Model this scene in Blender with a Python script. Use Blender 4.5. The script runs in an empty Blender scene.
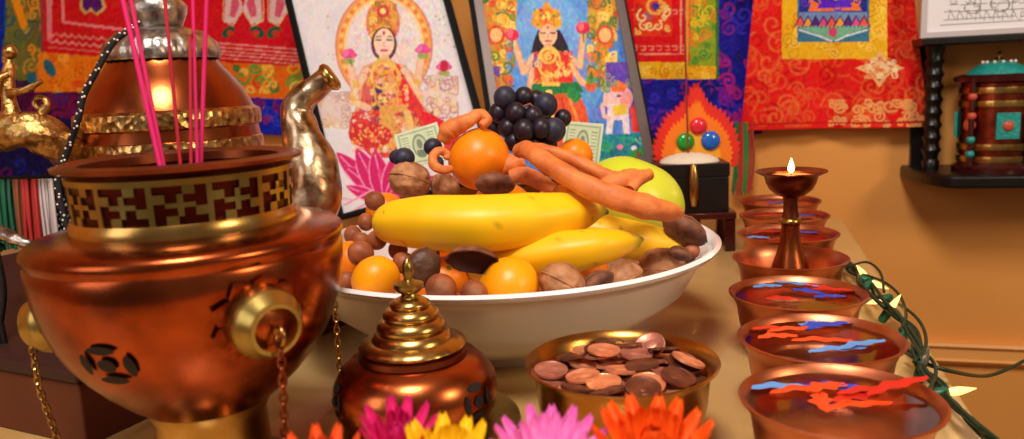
import bpy, math, random
import numpy as np
from mathutils import Vector, Matrix, noise
random.seed(7)
rng = np.random.default_rng(7)
PI = math.pi
TZ = 0.75                      # table top height above the floor
C = bpy.context.scene.collection
FPX, CX, CY = 800.0, 512.0, 219.5

# ------------------------------------------------------------------ camera
CAM_H, PITCH, ROLL = 0.215, math.radians(9.9), math.radians(-2.7)
CAMP = Vector((0, 0, CAM_H + TZ))
RM = Matrix.Rotation(PI/2 - PITCH, 3, 'X') @ Matrix.Rotation(ROLL, 3, 'Z')
RMI = RM.transposed()
def ray(px, py):
    return RM @ Vector(((px-CX)/FPX, -(py-CY)/FPX, -1.0))
def at(px, py, d):             # point at distance d (camera depth)
    return CAMP + ray(px, py)*d
def onz(px, py, z):            # point at height z above the table top
    r = ray(px, py); t = (z + TZ - CAMP.z)/r.z
    return CAMP + r*t
def zat(x, y, py):             # height at which the vertical through (x, y) meets image row py
    lo, hi = -0.9, 0.9
    for _ in range(40):
        m = (lo+hi)/2
        if proj(Vector((x, y, m+TZ)))[1] > py: lo = m
        else: hi = m
    return (lo+hi)/2
def proj(p):
    q = RMI @ (p - CAMP)
    return CX + FPX*q.x/(-q.z), CY - FPX*q.y/(-q.z)
WP = Vector((0.37, 1.20, 0)); WU = Vector((0.96, -0.28, 0)).normalized(); WN = Vector((-WU.y*-1, 0, 0))
WN = Vector((WU.y, -WU.x, 0))  # towards the camera
WYAW = math.atan2(WU.y, WU.x)
def onwall(px, py, off=0.0):
    r = ray(px, py); p0 = WP + WN*off
    t = (p0 - CAMP).dot(WN)/r.dot(WN)
    return CAMP + r*t

# ------------------------------------------------------------------ materials
def lin(c):
    o = []
    for v in c[:3]:
        v = v/255.0
        o.append(v/12.92 if v <= 0.04045 else ((v+0.055)/1.055)**2.4)
    return (*o, 1.0)
MATS = {}
def mat(name, col, rough=0.5, metal=0.0, col2=None, scale=20, bump=0.0, bscale=None, coat=0.0, emit=0.0, trans=0.0, ior=1.45, attr=False, sss=0.0, dist=0.002, tex='noise', spec=0.5):
    if name in MATS: return MATS[name]
    m = bpy.data.materials.new(name); m.use_nodes = True
    nt = m.node_tree; N = nt.nodes; L = nt.links
    b = N['Principled BSDF']
    b.inputs['Base Color'].default_value = lin(col)
    b.inputs['Roughness'].default_value = rough
    b.inputs['Metallic'].default_value = metal
    b.inputs['IOR'].default_value = ior
    b.inputs['Specular IOR Level'].default_value = spec
    if coat: b.inputs['Coat Weight'].default_value = coat; b.inputs['Coat Roughness'].default_value = 0.08
    if trans: b.inputs['Transmission Weight'].default_value = trans
    if sss:
        b.inputs['Subsurface Weight'].default_value = sss
        b.inputs['Subsurface Radius'].default_value = (0.02, 0.01, 0.005); b.inputs['Subsurface Scale'].default_value = 0.3
    if emit:
        b.inputs['Emission Color'].default_value = lin(col); b.inputs['Emission Strength'].default_value = emit
    tc = N.new('ShaderNodeTexCoord')
    base = None
    if attr:
        a = N.new('ShaderNodeAttribute'); a.attribute_name = 'Col'; base = a.outputs['Color']
        L.new(base, b.inputs['Base Color'])
    if col2 is not None:
        n = N.new('ShaderNodeTexNoise'); n.inputs['Scale'].default_value = scale; n.inputs['Detail'].default_value = 5
        L.new(tc.outputs['Object'], n.inputs['Vector'])
        r = N.new('ShaderNodeValToRGB'); r.color_ramp.elements[0].position = 0.35; r.color_ramp.elements[1].position = 0.65
        r.color_ramp.elements[0].color = lin(col); r.color_ramp.elements[1].color = lin(col2)
        L.new(n.outputs['Fac'], r.inputs['Fac']); L.new(r.outputs['Color'], b.inputs['Base Color'])
    if bump:
        if tex == 'noise':
            n2 = N.new('ShaderNodeTexNoise'); n2.inputs['Detail'].default_value = 6; out = n2.outputs['Fac']
        else:
            n2 = N.new('ShaderNodeTexVoronoi'); out = n2.outputs['Distance']
        n2.inputs['Scale'].default_value = bscale or scale
        L.new(tc.outputs['Object'], n2.inputs['Vector'])
        bp = N.new('ShaderNodeBump'); bp.inputs['Strength'].default_value = bump; bp.inputs['Distance'].default_value = dist
        L.new(out, bp.inputs['Height']); L.new(bp.outputs['Normal'], b.inputs['Normal'])
    MATS[name] = m
    return m
copper = mat('copper', (190, 100, 54), 0.25, 1, (132, 62, 34), 14, 0.12, 60, dist=0.001)
copper_dk = mat('copper_worn', (150, 78, 48), 0.33, 1, (112, 54, 36), 40, 0.15, 60, dist=0.001)
copper_pot = mat('copper_pot', (176, 84, 44), 0.24, 1, (104, 44, 24), 26, 0.14, 50, dist=0.001)
copper_dish = mat('copper_dish', (212, 132, 94), 0.36, 1, (178, 98, 66), 30, 0.06, 80, dist=0.001)
brass = mat('brass', (206, 168, 98), 0.25, 1, (160, 118, 62), 30, 0.15, 70, dist=0.001)
brass_em = mat('brass_embossed', (212, 172, 106), 0.28, 1, (140, 92, 48), 160, 0.7, 190, tex='voronoi', dist=0.0015)
silver_em = mat('silver_embossed', (214, 206, 200), 0.34, 1, (120, 108, 102), 110, 0.6, 220, dist=0.0012)
gold_green = mat('aged_brass', (190, 166, 96), 0.32, 1, (140, 116, 60), 30, 0.2, 60, dist=0.001)
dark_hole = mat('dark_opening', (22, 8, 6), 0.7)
porcelain = mat('porcelain', (242, 240, 244), 0.18, 0, coat=0.5)
blackwood = mat('black_lacquer', (14, 9, 10), 0.35, 0, bump=0.3, bscale=40)
redlac = mat('dark_red_lacquer', (60, 14, 14), 0.25, 0, coat=0.4)
attr_cloth = mat('woven_brocade', (255, 255, 255), 0.75, 0, attr=True, bump=0.35, bscale=900, dist=0.0005, spec=0.12)
attr_print = mat('printed_paper', (255, 255, 255), 0.6, 0, attr=True, spec=0.2)
attr_banana = mat('banana_skin', (255, 255, 255), 0.42, 0, attr=True, sss=0.08)
orange_m = mat('orange_peel', (255, 140, 8), 0.38, 0, (250, 128, 4), 20, 0.25, 350, sss=0.1, dist=0.0006)
orange_y = mat('orange_peel_golden', (255, 166, 10), 0.38, 0, (252, 152, 6), 20, 0.25, 350, sss=0.1, dist=0.0006)
mango_m = mat('green_fruit_skin', (196, 214, 44), 0.35, 0, (214, 216, 60), 12, sss=0.1)
walnut_m = mat('walnut_shell', (190, 132, 88), 0.6, 0, (140, 86, 54), 90, 0.8, 160, dist=0.002)
brazil_m = mat('brazil_nut_shell', (142, 88, 60), 0.6, 0, (84, 44, 32), 90, 0.8, 120)
hazel_m = mat('hazelnut_shell', (176, 100, 58), 0.5, 0, (132, 66, 36), 70, .3, 120)
hazelcap_m = mat('hazelnut_scar', (160, 106, 72), 0.8, 0, (136, 84, 56), 200)
grape_m = mat('dark_grape_skin', (18, 14, 30), 0.42, 0, (36, 22, 36), 60, coat=0.05)
grape_dull = mat('dusty_grape_skin', (52, 52, 78), 0.5, 0, (34, 30, 48), 60)
ginger_m = mat('dried_root_skin', (230, 134, 66), 0.55, 0, (200, 100, 46), 60, 0.7, 110)
wick_m = mat('charred_wick', (30, 20, 16), 0.9)
flame_m = mat('candle_flame', (255, 196, 110), 0.5, 0, emit=30)
bulb_on = mat('lit_bulb', (255, 200, 110), 0.3, 0, emit=2.4)
bulb_off = mat('clear_bulb_glass', (240, 240, 225), 0.05, 0, trans=0.9)
socket_m = mat('green_socket_plastic', (24, 96, 66), 0.4)
wire_m = mat('green_wire', (16, 50, 32), 0.45)
water_m = mat('water', (255, 250, 245), 0.02, 0, trans=1.0, ior=1.33, bump=0.05, bscale=60)
bill_m = attr_print

# ------------------------------------------------------------------ mesh building
class MB:
    def __init__(s): s.v = []; s.f = []
    def add(s, v, f):
        o = len(s.v); s.v += [tuple(x) for x in v]; s.f += [tuple(i+o for i in q) for q in f]; return s
    def lathe(s, prof, seg=72, cap0=False, cap1=False, wob=None):
        v = []; f = []; n = len(prof)
        for j, (r, z) in enumerate(prof):
            for i in range(seg):
                a = 2*PI*i/seg; rr = r
                if wob: rr = wob(a, r, z)
                v.append((rr*math.cos(a), rr*math.sin(a), z))
        for j in range(n-1):
            for i in range(seg):
                k = (i+1) % seg
                f.append((j*seg+i, j*seg+k, (j+1)*seg+k, (j+1)*seg+i))
        if cap0: f.append(tuple(reversed(range(seg))))
        if cap1: f.append(tuple((n-1)*seg+i for i in range(seg)))
        return s.add(v, f)
    def tube(s, pts, rad, seg=12, caps=True, shape=None):
        pts = [Vector(p) for p in pts]; n = len(pts)
        if not hasattr(rad, '__len__'): rad = [rad]*n
        v = []; f = []
        up = None
        for i, p in enumerate(pts):
            t = (pts[min(i+1, n-1)] - pts[max(i-1, 0)]).normalized()
            if up is None:
                up = Vector((0, 0, 1)) if abs(t.z) < 0.9 else Vector((0, 1, 0))
            a = (up - t*up.dot(t)).normalized(); up = a; b = t.cross(a)
            for k in range(seg):
                w = 2*PI*k/seg; m = shape(w, i/(n-1)) if shape else 1.0
                v.append(p + (a*math.cos(w) + b*math.sin(w))*rad[i]*m)
        for i in range(n-1):
            for k in range(seg):
                q = (k+1) % seg
                f.append((i*seg+k, i*seg+q, (i+1)*seg+q, (i+1)*seg+k))
        if caps:
            f.append(tuple(reversed(range(seg)))); f.append(tuple((n-1)*seg+k for k in range(seg)))
        return s.add(v, f)
    def box(s, x0, x1, y0, y1, z0, z1):
        v = [(x, y, z) for z in (z0, z1) for y in (y0, y1) for x in (x0, x1)]
        return s.add(v, [(0, 2, 3, 1), (4, 5, 7, 6), (0, 1, 5, 4), (2, 6, 7, 3), (0, 4, 6, 2), (1, 3, 7, 5)])
    def prism(s, poly, y0, y1):   # polygon in x,z pushed along y
        n = len(poly)
        v = [(x, y0, z) for x, z in poly] + [(x, y1, z) for x, z in poly]
        f = [tuple(range(n)), tuple(reversed(range(n, 2*n)))]
        for i in range(n):
            k = (i+1) % n; f.append((i, i+n, k+n, k))
        return s.add(v, f)
    def ball(s, c, r, nu=28, nv=18, fn=None):
        c = Vector(c); v = []; f = []
        if not hasattr(r, '__len__'): r = (r, r, r)
        for j in range(nv+1):
            th = PI*j/nv
            for i in range(nu):
                ph = 2*PI*i/nu
                d = Vector((math.sin(th)*math.cos(ph), math.sin(th)*math.sin(ph), math.cos(th)))
                k = fn(d) if fn else 1.0
                v.append(c + Vector((d.x*r[0], d.y*r[1], d.z*r[2]))*k)
        for j in range(nv):
            for i in range(nu):
                q = (i+1) % nu; f.append((j*nu+i, (j+1)*nu+i, (j+1)*nu+q, j*nu+q))
        return s.add(v, f)
    def xf(s, M):
        s.v = [tuple(M @ Vector(p)) for p in s.v]; return s
    def mesh(s, name, m, smooth=True, bevel=0):
        me = bpy.data.meshes.new(name); me.from_pydata(s.v, [], s.f); me.validate(); me.update()
        import bmesh
        bm = bmesh.new(); bm.from_mesh(me); bmesh.ops.remove_doubles(bm, verts=bm.verts, dist=1e-6)
        bmesh.ops.recalc_face_normals(bm, faces=bm.faces)
        bm.to_mesh(me); bm.free()
        if smooth: me.polygons.foreach_set('use_smooth', [True]*len(me.polygons)); 
        if smooth:
            try: me.set_sharp_from_angle(angle=math.radians(50))
            except Exception: pass
        me.materials.append(m)
        return me
def link(name, me, parent=None, loc=(0, 0, 0), rot=None, bevel=0, sub=0):
    o = bpy.data.objects.new(name, me); C.objects.link(o)
    if parent: o.parent = parent
    o.location = loc
    if rot is not None: o.rotation_euler = rot
    if bevel:
        b = o.modifiers.new('b', 'BEVEL'); b.width = bevel; b.segments = 3; b.limit_method = 'ANGLE'
    if sub:
        b = o.modifiers.new('s', 'SUBSURF'); b.levels = sub; b.render_levels = sub
    return o
def part(name, mb, m, parent, smooth=True, **k):
    return link(name, mb.mesh(name, m, smooth), parent, **k)
def tag(o, label, cat, group=None, kind=None):
    o['label'] = label; o['category'] = cat
    if group: o['group'] = group
    if kind: o['kind'] = kind
    return o
def thing(name, label, cat, loc=(0, 0, 0), rz=0, group=None):
    o = bpy.data.objects.new(name, None); C.objects.link(o); o.empty_display_size = 0.02
    o.location = loc; o.rotation_euler = (0, 0, rz)
    return tag(o, label, cat, group)
def single(name, mb, m, label, cat, loc=(0, 0, 0), rot=None, group=None, smooth=True, **k):
    return tag(link(name, mb.mesh(name, m, smooth), None, loc, rot, **k), label, cat, group)
def copy_tree(o, parent=None):
    c = o.copy(); C.objects.link(c); c.parent = parent
    for ch in [x for x in bpy.data.objects if x.parent == o]: copy_tree(ch, c)
    return c
def struct(name, mb, m, **k):
    o = part(name, mb, m, None, False, **k); o['kind'] = 'structure'; return o
def spline(pts, n=8):
    pts = [Vector(p) for p in pts]; out = []
    for i in range(len(pts)-1):
        p0 = pts[max(i-1, 0)]; p1 = pts[i]; p2 = pts[i+1]; p3 = pts[min(i+2, len(pts)-1)]
        for k in range(n):
            t = k/n
            out.append(0.5*((2*p1) + (p2-p0)*t + (2*p0-5*p1+4*p2-p3)*t*t + (3*p1-p0-3*p2+p3)*t**3))
    out.append(pts[-1]); return out
def lerp_list(vals, n):
    x = np.linspace(0, len(vals)-1, n); return list(np.interp(x, range(len(vals)), vals))
def lookrot(d):                    # rotation taking +X to direction d
    return Vector(d).to_track_quat('X', 'Z').to_matrix().to_4x4()

# ------------------------------------------------------------------ printed / woven artwork on a real sheet
class Sheet:
    """A grid of w x h cells over a real quad; design drawn on it in millimetre-like design units."""
    def __init__(s, bl, br, tl, tr, w, h, bg, wave=0, normal=None, sag=None):
        u = np.linspace(0, 1, w+1)[None, :, None]; v = np.linspace(0, 1, h+1)[:, None, None]
        A = lambda p: np.array(p)[None, None, :]
        s.P = A(bl)*(1-u)*(1-v) + A(br)*u*(1-v) + A(tl)*(1-u)*v + A(tr)*u*v
        s.u = u[..., 0]+0*v[..., 0]; s.v = v[..., 0]+0*u[..., 0]
        R = np.array(RMI); q = (s.P - np.array(CAMP)) @ R.T
        s.X = CX + FPX*q[..., 0]/(-q[..., 2]); s.Y = CY - FPX*q[..., 1]/(-q[..., 2])
        if sag is not None: s.P = s.P + sag(s.u, s.v)
        if wave and normal is not None:
            k = wave*(np.sin(s.u*9+1) + 0.5*np.sin(s.u*23+s.v*3) + 0.3*np.sin(s.v*11+s.u*5))
            s.P = s.P + k[..., None]*np.array(normal)[None, None, :]
        s.c = np.zeros(s.X.shape+(3,)); s.c[:] = np.array(bg, float)
        s.w, s.h = w, h
    def put(s, m, col, a=1.0):
        s.c[m] = s.c[m]*(1-a) + np.array(col, float)*a
    def rect(s, x0, y0, x1, y1, col, a=1.0): s.put((s.X >= x0) & (s.X <= x1) & (s.Y >= y0) & (s.Y <= y1), col, a)
    def ell(s, cx, cy, rx, ry, col, a=1.0, rot=0, inner=0):
        c, n = math.cos(rot), math.sin(rot); dx = s.X-cx; dy = s.Y-cy
        d = ((dx*c+dy*n)/rx)**2 + ((-dx*n+dy*c)/ry)**2
        s.put((d <= 1) & (d >= inner*inner), col, a)
    def poly(s, pts, col, a=1.0):
        m = np.zeros(s.X.shape, bool); n = len(pts)
        for i in range(n):
            x0, y0 = pts[i]; x1, y1 = pts[(i+1) % n]
            if y0 == y1: continue
            c = ((y0 > s.Y) != (y1 > s.Y)) & (s.X < (x1-x0)*(s.Y-y0)/(y1-y0)+x0)
            m ^= c
        s.put(m, col, a)
    def line(s, pts, w, col, a=1.0):
        xs = [p[0] for p in pts]; ys = [p[1] for p in pts]
        bb = (s.X > min(xs)-w) & (s.X < max(xs)+w) & (s.Y > min(ys)-w) & (s.Y < max(ys)+w)
        idx = np.nonzero(bb)
        if len(idx[0]) == 0: return
        X = s.X[idx]; Y = s.Y[idx]; best = np.full(X.shape, 1e9)
        for (x0, y0), (x1, y1) in zip(pts[:-1], pts[1:]):
            dx, dy = x1-x0, y1-y0; L = dx*dx+dy*dy+1e-9
            t = np.clip(((X-x0)*dx+(Y-y0)*dy)/L, 0, 1)
            best = np.minimum(best, np.hypot(X-x0-t*dx, Y-y0-t*dy))
        k = best < w/2
        s.c[idx[0][k], idx[1][k]] = s.c[idx[0][k], idx[1][k]]*(1-a) + np.array(col, float)*a
    def curls(s, x0, y0, x1, y1, n, r, w, cols, a=1.0):
        for i in range(n):
            cx = random.uniform(x0, x1); cy = random.uniform(y0, y1); rr = random.uniform(*r)
            a0 = random.uniform(0, 6.3); sg = random.choice((-1, 1)); turns = random.uniform(0.8, 1.5)
            pts = []
            for k in range(15):
                t = k/14; q = a0 + sg*t*turns*2*PI; R_ = rr*(1-0.8*t)
                pts.append((cx+R_*math.cos(q), cy+R_*math.sin(q)))
            e = pts[0]; pts.insert(0, (e[0]-rr*math.sin(a0)*sg*-0.8, e[1]+rr*math.cos(a0)*sg*-0.8))
            pts = [(min(max(p[0], x0), x1), min(max(p[1], y0), y1)) for p in pts]
            s.line(pts, w, random.choice(cols), a)
    def dots(s, x0, y0, x1, y1, n, r, cols, a=0.8):
        for i in range(n):
            q = random.uniform(*r)
            s.ell(random.uniform(x0, x1), random.uniform(y0, y1), q, q*random.uniform(.6, 1.4), random.choice(cols), a, random.uniform(0, 3))
    def mottle(s, x0, y0, x1, y1, amp, n=60):
        # printed-ink variation: blocky coloured noise, smoothly interpolated
        h1, w1 = s.X.shape; m = ((s.X >= x0) & (s.X <= x1) & (s.Y >= y0) & (s.Y <= y1)).astype(float)
        g = rng.normal(0, amp, (n+2, n+2, 3)); U = s.u*n; V = s.v*n
        i = U.astype(int); j = V.astype(int); fu = (U-i)[..., None]; fv = (V-j)[..., None]
        val = g[j, i]*(1-fu)*(1-fv)+g[j, i+1]*fu*(1-fv)+g[j+1, i]*(1-fu)*fv+g[j+1, i+1]*fu*fv
        s.c += val*m[..., None]
    def speck(s, amp):
        s.c += rng.normal(0, amp, s.c.shape[:2])[..., None]
    def build(s, name, m, parent=None, thick=0):
        h1, w1 = s.X.shape
        me = bpy.data.meshes.new(name)
        idx = np.arange(h1*w1).reshape(h1, w1)
        F = np.stack([idx[:-1, :-1], idx[:-1, 1:], idx[1:, 1:], idx[1:, :-1]], -1).reshape(-1, 4)
        off = np.array(parent.location) if parent is not None else np.zeros(3)
        P = (s.P - off)
        if parent is not None and parent.rotation_euler[2]:
            q = -parent.rotation_euler[2]; cc, ss = math.cos(q), math.sin(q)
            P = np.stack([P[..., 0]*cc-P[..., 1]*ss, P[..., 0]*ss+P[..., 1]*cc, P[..., 2]], -1)
        me.vertices.add(h1*w1); me.vertices.foreach_set('co', P.reshape(-1).astype('f'))
        me.loops.add(F.size); me.loops.foreach_set('vertex_index', F.reshape(-1).astype('i'))
        me.polygons.add(len(F)); me.polygons.foreach_set('loop_start', (np.arange(len(F))*4).astype('i'))
        me.update(calc_edges=True)
        col = np.clip(s.c, 0, 255)/255.0
        col = np.where(col <= 0.04045, col/12.92, ((col+0.055)/1.055)**2.4)
        rgba = np.concatenate([col, np.ones(col.shape[:2]+(1,))], -1)
        at_ = me.color_attributes.new('Col', 'FLOAT_COLOR', 'POINT'); at_.data.foreach_set('color', rgba.reshape(-1).astype('f'))
        me.polygons.foreach_set('use_smooth', [True]*len(F)); me.materials.append(m); me.update()
        o = link(name, me, parent)
        if thick:
            q = o.modifiers.new('thick', 'SOLIDIFY'); q.thickness = thick; q.offset = 0
        return o

# ================================================================== ROOM
wall_m = mat('painted_wall', (228, 158, 82), 0.5, 0, (220, 148, 74), 3, 0.06, 220, dist=0.0006, spec=0.3)
trim_m = mat('painted_trim', (232, 164, 90), 0.4)
floor_m = mat('floor_boards', (120, 74, 44), 0.4, 0, (98, 58, 34), 6, 0.1, 30)
def wl(p):  # wall local -> world (x along wall, y out of wall towards the room is negative)
    return p
wallmat = Matrix.Translation(Vector((WP.x, WP.y, 0))) @ Matrix.Rotation(WYAW, 4, 'Z')
struct('wall_back', MB().box(-1.6, 2.2, 0, 0.12, 0, 2.5).xf(wallmat), wall_m)
struct('wall_left', MB().box(-1.72, -1.6, -2.6, 0.12, 0, 2.5).xf(wallmat), wall_m)
struct('floor', MB().box(-1.72, 2.2, -3.4, 0.12, -0.05, 0).xf(wallmat), floor_m)
struct('ceiling', MB().box(-1.72, 2.2, -3.4, 0.12, 2.5, 2.56).xf(wallmat), mat('ceiling_paint', (236, 226, 208), 0.8))
# chair rail below table height
zr = onwall(970, 341).z
prof = [(-0.000, 0), (-0.016, 0), (-0.018, -.004), (-0.012, -.010), (-0.012, -.024), (-0.015, -.027), (-0.010, -.032), (-0.004, -.036), (0, -.036)]
mb = MB(); n = len(prof)
v = [(-1.6, a, zr+b) for a, b in prof] + [(2.2, a, zr+b) for a, b in prof]
mb.add(v, [(i, (i+1) % n, (i+1) % n+n, i+n) for i in range(n)] + [tuple(range(n)), tuple(range(2*n-1, n-1, -1))])
struct('trim_1', mb.xf(wallmat), trim_m)
struct('baseboard_back', MB().box(-1.6, 2.2, -.015, 0, 0, .09).xf(wallmat), trim_m)

# ================================================================== TABLE
def table_wood():
    m = mat('pale_table_wood', (212, 176, 116), 0.3, 0, (192, 150, 90), 5, coat=0.25)
    return m
E1 = onz(872, 262, 0); E2 = onz(1010, 439, 0)
ed = WN*-1.0                                       # away from the camera, square to the wall
tb = thing('table', 'pale wooden table carrying the whole altar display', 'table', (WP.x, WP.y, 0), WYAW)
ML = Matrix.Rotation(-WYAW, 4, 'Z') @ Matrix.Translation((-WP.x, -WP.y, 0))
ex = max((ML @ E1).x, (ML @ E2).x*0 + (ML @ E1).x)
part('tabletop', MB().box(-1.25, ex, -1.25, -.055, TZ-.03, TZ), table_wood(), tb, False, bevel=.004)
for x in (-1.2, ex-.05):
    for y in (-1.2, -.07):
        part('leg', MB().box(x-.025, x+.025, y-.025, y+.025, 0, TZ-.03), table_wood(), tb, False)

# ================================================================== WALL HANGINGS
def key_border(S, x0, y0, x1, step, col, w=1.6, slope=0.0):
    x = x0; k = 0
    while x < x1:
        y = y0 + (x-x0)*slope
        S.line([(x, y), (x+step*.7, y)], w, col)
        S.line([(x+step*.35, y+3), (x+step*1.05, y+3)], w, col)
        S.line([(x, y+6), (x+step*.7, y+6)], w, col)
        S.line([(x+step*.7, y), (x+step*.7, y+3)], w, col)
        x += step
GOLDS = [(214, 170, 70), (190, 140, 50), (232, 190, 96)]
def hanging(name, label, px, w, h, bg, paint, wave=.004, off=.02):
    bl, br, tr, tl = [onwall(x, y, off) for x, y in px]
    t = thing(name, label, 'wall hanging', (bl+br)/2, 0)
    S = Sheet(bl, br, tl, tr, w, h, bg, wave, WN)
    paint(S); S.mottle(-900, -900, 2000, 2000, 8, 90); S.speck(7)
    S.build('brocade_cloth', attr_cloth, t, .002)
    # rods along the two ends
    c = t.location
    part('hanging_rod', MB().tube([tl - c - WU*.01, tr - c + WU*.01], .006, 12), blackwood, t)
    return t
# left-most hanging: gold-green edge, red field, orange band, purple below
def p_left(S):
    S.rect(-80, -90, 5, 70, (20, 40, 160))
    S.rect(4, -90, 48, 80, (110, 110, 50)); S.curls(4, -60, 46, 80, 60, (4, 9), 2.2, [(190, 150, 50), (70, 100, 60), (230, 150, 40), (40, 90, 110)])
    S.poly([(6, -10), (14, -10), (26, 26), (18, 28)], (236, 150, 20))
    S.rect(40, -90, 170, 60, (206, 22, 30))
    S.rect(40, -90, 44, 52, (150, 60, 70)); S.rect(47, -90, 52, 40, (226, 130, 140))
    S.line([(62, -80), (63, 22), (160, 34)], 2.5, (236, 140, 140))
    for k in range(14):
        x = 48+k*8; S.line([(x, 33+k*.7), (x+5, 36+k*.7), (x+8, 33+k*.7)], 1.4, (232, 140, 130)); S.line([(x, 40+k*.7), (x+5, 43+k*.7), (x+9, 40+k*.7)], 1.4, (232, 150, 140)); S.line([(x, 47+k*.7), (x+7, 48+k*.7)], 1.2, (224, 120, 110))
    S.poly([(84, -6), (104, -6), (108, 8), (100, 16), (94, 11), (88, 15), (82, 8)], (206, 170, 100)); S.poly([(86, -6), (102, -6), (105, 8), (99, 13), (94, 8), (89, 12), (85, 7)], (80, 20, 110))
    S.poly([(38, 52), (170, 62), (170, 104), (34, 92)], (232, 128, 22)); S.curls(44, 55, 120, 92, 22, (4, 8), 1.6, [(214, 98, 16), (246, 160, 50)])
    S.ell(50, 68, 5, 10, (40, 104, 120), rot=-.5); S.ell(31, 78, 6, 6, (40, 110, 130)); S.ell(80, 84, 8, 4, (220, 90, 20))
    S.rect(-80, 92, 170, 240, (70, 14, 60)); S.poly([(36, 92), (170, 104), (170, 116), (60, 118), (20, 118)], (106, 18, 78)); S.poly([(-80, 118), (170, 118), (170, 240), (-80, 240)], (24, 20, 76))
    S.curls(-40, 95, 150, 220, 60, (5, 10), 2, [(100, 20, 90), (30, 24, 110), (40, 10, 50), (20, 40, 140)])
hanging('embroidered_hanging', 'red and gold embroidered hanging with orange band and purple hem, behind the dragon handle', [(-50, 262), (143, 246), (134, -50), (-50, -50)], 190, 250, (60, 30, 70), p_left)
def p_mid(S):
    S.rect(150, -90, 330, 60, (208, 18, 34))
    S.rect(205, -20, 330, 50, (214, 22, 36))
    for cx in (243, 290):
        for s_ in (-1, 1):
            S.poly([(cx, 8), (cx+s_*6, -14), (cx+s_*17, -20), (cx+s_*20, 22), (cx+s_*9, 24)], (232, 196, 196)); S.poly([(cx+s_*3, 4), (cx+s_*10, -12), (cx+s_*14, 16), (cx+s_*8, 18)], (220, 90, 120))
            S.ell(cx+s_*15, 32, 8, 5, (24, 90, 70), rot=s_*.5); S.ell(cx+s_*13, 33, 4, 3, (210, 60, 40))
            S.line([(cx+s_*20, -20), (cx+s_*21, 20), (cx+s_*10, 26), (cx, 10)], 1, (240, 210, 150))
    S.line([(205, 42), (330, 52)], 1.6, (240, 150, 150)); S.line([(205, 46), (330, 56)], 1.3, (240, 160, 150))
    for k in range(18):
        x = 206+k*7; y = 50+k*.55; S.line([(x, y), (x+5, y)], 1.4, (240, 160, 150)); S.line([(x+3, y+3.5), (x+8, y+3.5)], 1.4, (240, 160, 150)); S.line([(x, y+7), (x+5, y+7)], 1.4, (236, 150, 140))
    S.poly([(150, 58), (330, 68), (330, 102), (150, 92)], (232, 110, 24))
    S.curls(205, 66, 305, 92, 30, (4, 8), 2.6, [(80, 160, 60), (240, 160, 40), (214, 60, 30), (60, 130, 60), (240, 190, 80)])
    S.poly([(150, 92), (330, 102), (330, 140), (150, 130)], (22, 34, 170)); S.curls(200, 98, 305, 126, 26, (4, 8), 2, [(150, 30, 60), (40, 60, 200), (90, 30, 120)])
hanging('embroidered_hanging', 'red hanging with white knot motifs and blue hem, between copper ewer and seated-goddess picture', [(153, 128), (330, 138), (318, -50), (144, -50)], 190, 190, (200, 20, 30), p_mid)
def p_blue(S):
    S.rect(560, -90, 790, 220, (30, 24, 140)); S.curls(600, -20, 775, 150, 120, (5, 11), 2.6, [(52, 42, 180), (104, 30, 140), (24, 18, 100), (120, 30, 110)])
    S.rect(600, -90, 719, 79, (236, 176, 30)); S.curls(600, 60, 718, 78, 24, (3, 6), 1.4, [(250, 205, 80), (214, 130, 20)])
    S.rect(688, -90, 719, 66, (140, 160, 40)); S.curls(690, -30, 717, 64, 34, (3, 7), 2, [(220, 190, 40), (90, 140, 50), (230, 130, 40)]); S.rect(716, -90, 719, 79, (60, 110, 60))
    S.rect(560, -90, 690, 62, (222, 22, 30)); S.rect(686, -90, 689, 62, (236, 150, 60))
    for y in (10, 46): 
        for x in range(632, 684, 8): S.line([(x, y), (x+5, y), (x+5, y+4), (x+2, y+4)], 1.2, (240, 140, 120))
    S.line([(640, 54), (684, 54)], 1.4, (244, 160, 130)); S.line([(681, -40), (681, 54)], 1.4, (244, 160, 130))
    S.rect(634, -60, 672, 36, (232, 60, 30)); S.curls(636, -30, 670, 34, 26, (3, 6), 1.6, [(250, 190, 90), (80, 120, 170), (250, 220, 150), (190, 20, 30)]); S.ell(655, 6, 9, 9, (240, 180, 80), inner=.7); S.ell(655, 6, 4, 4, (60, 60, 150))
    S.curls(720, 60, 758, 125, 12, (5, 9), 3, [(120, 24, 150), (160, 30, 130)])
hanging('embroidered_hanging', 'blue hanging with yellow-bordered red panel, behind the flaming jewel plaque', [(600, 140), (762, 134), (770, -50), (600, -50)], 210, 220, (30, 24, 140), p_blue, off=.012)
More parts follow.
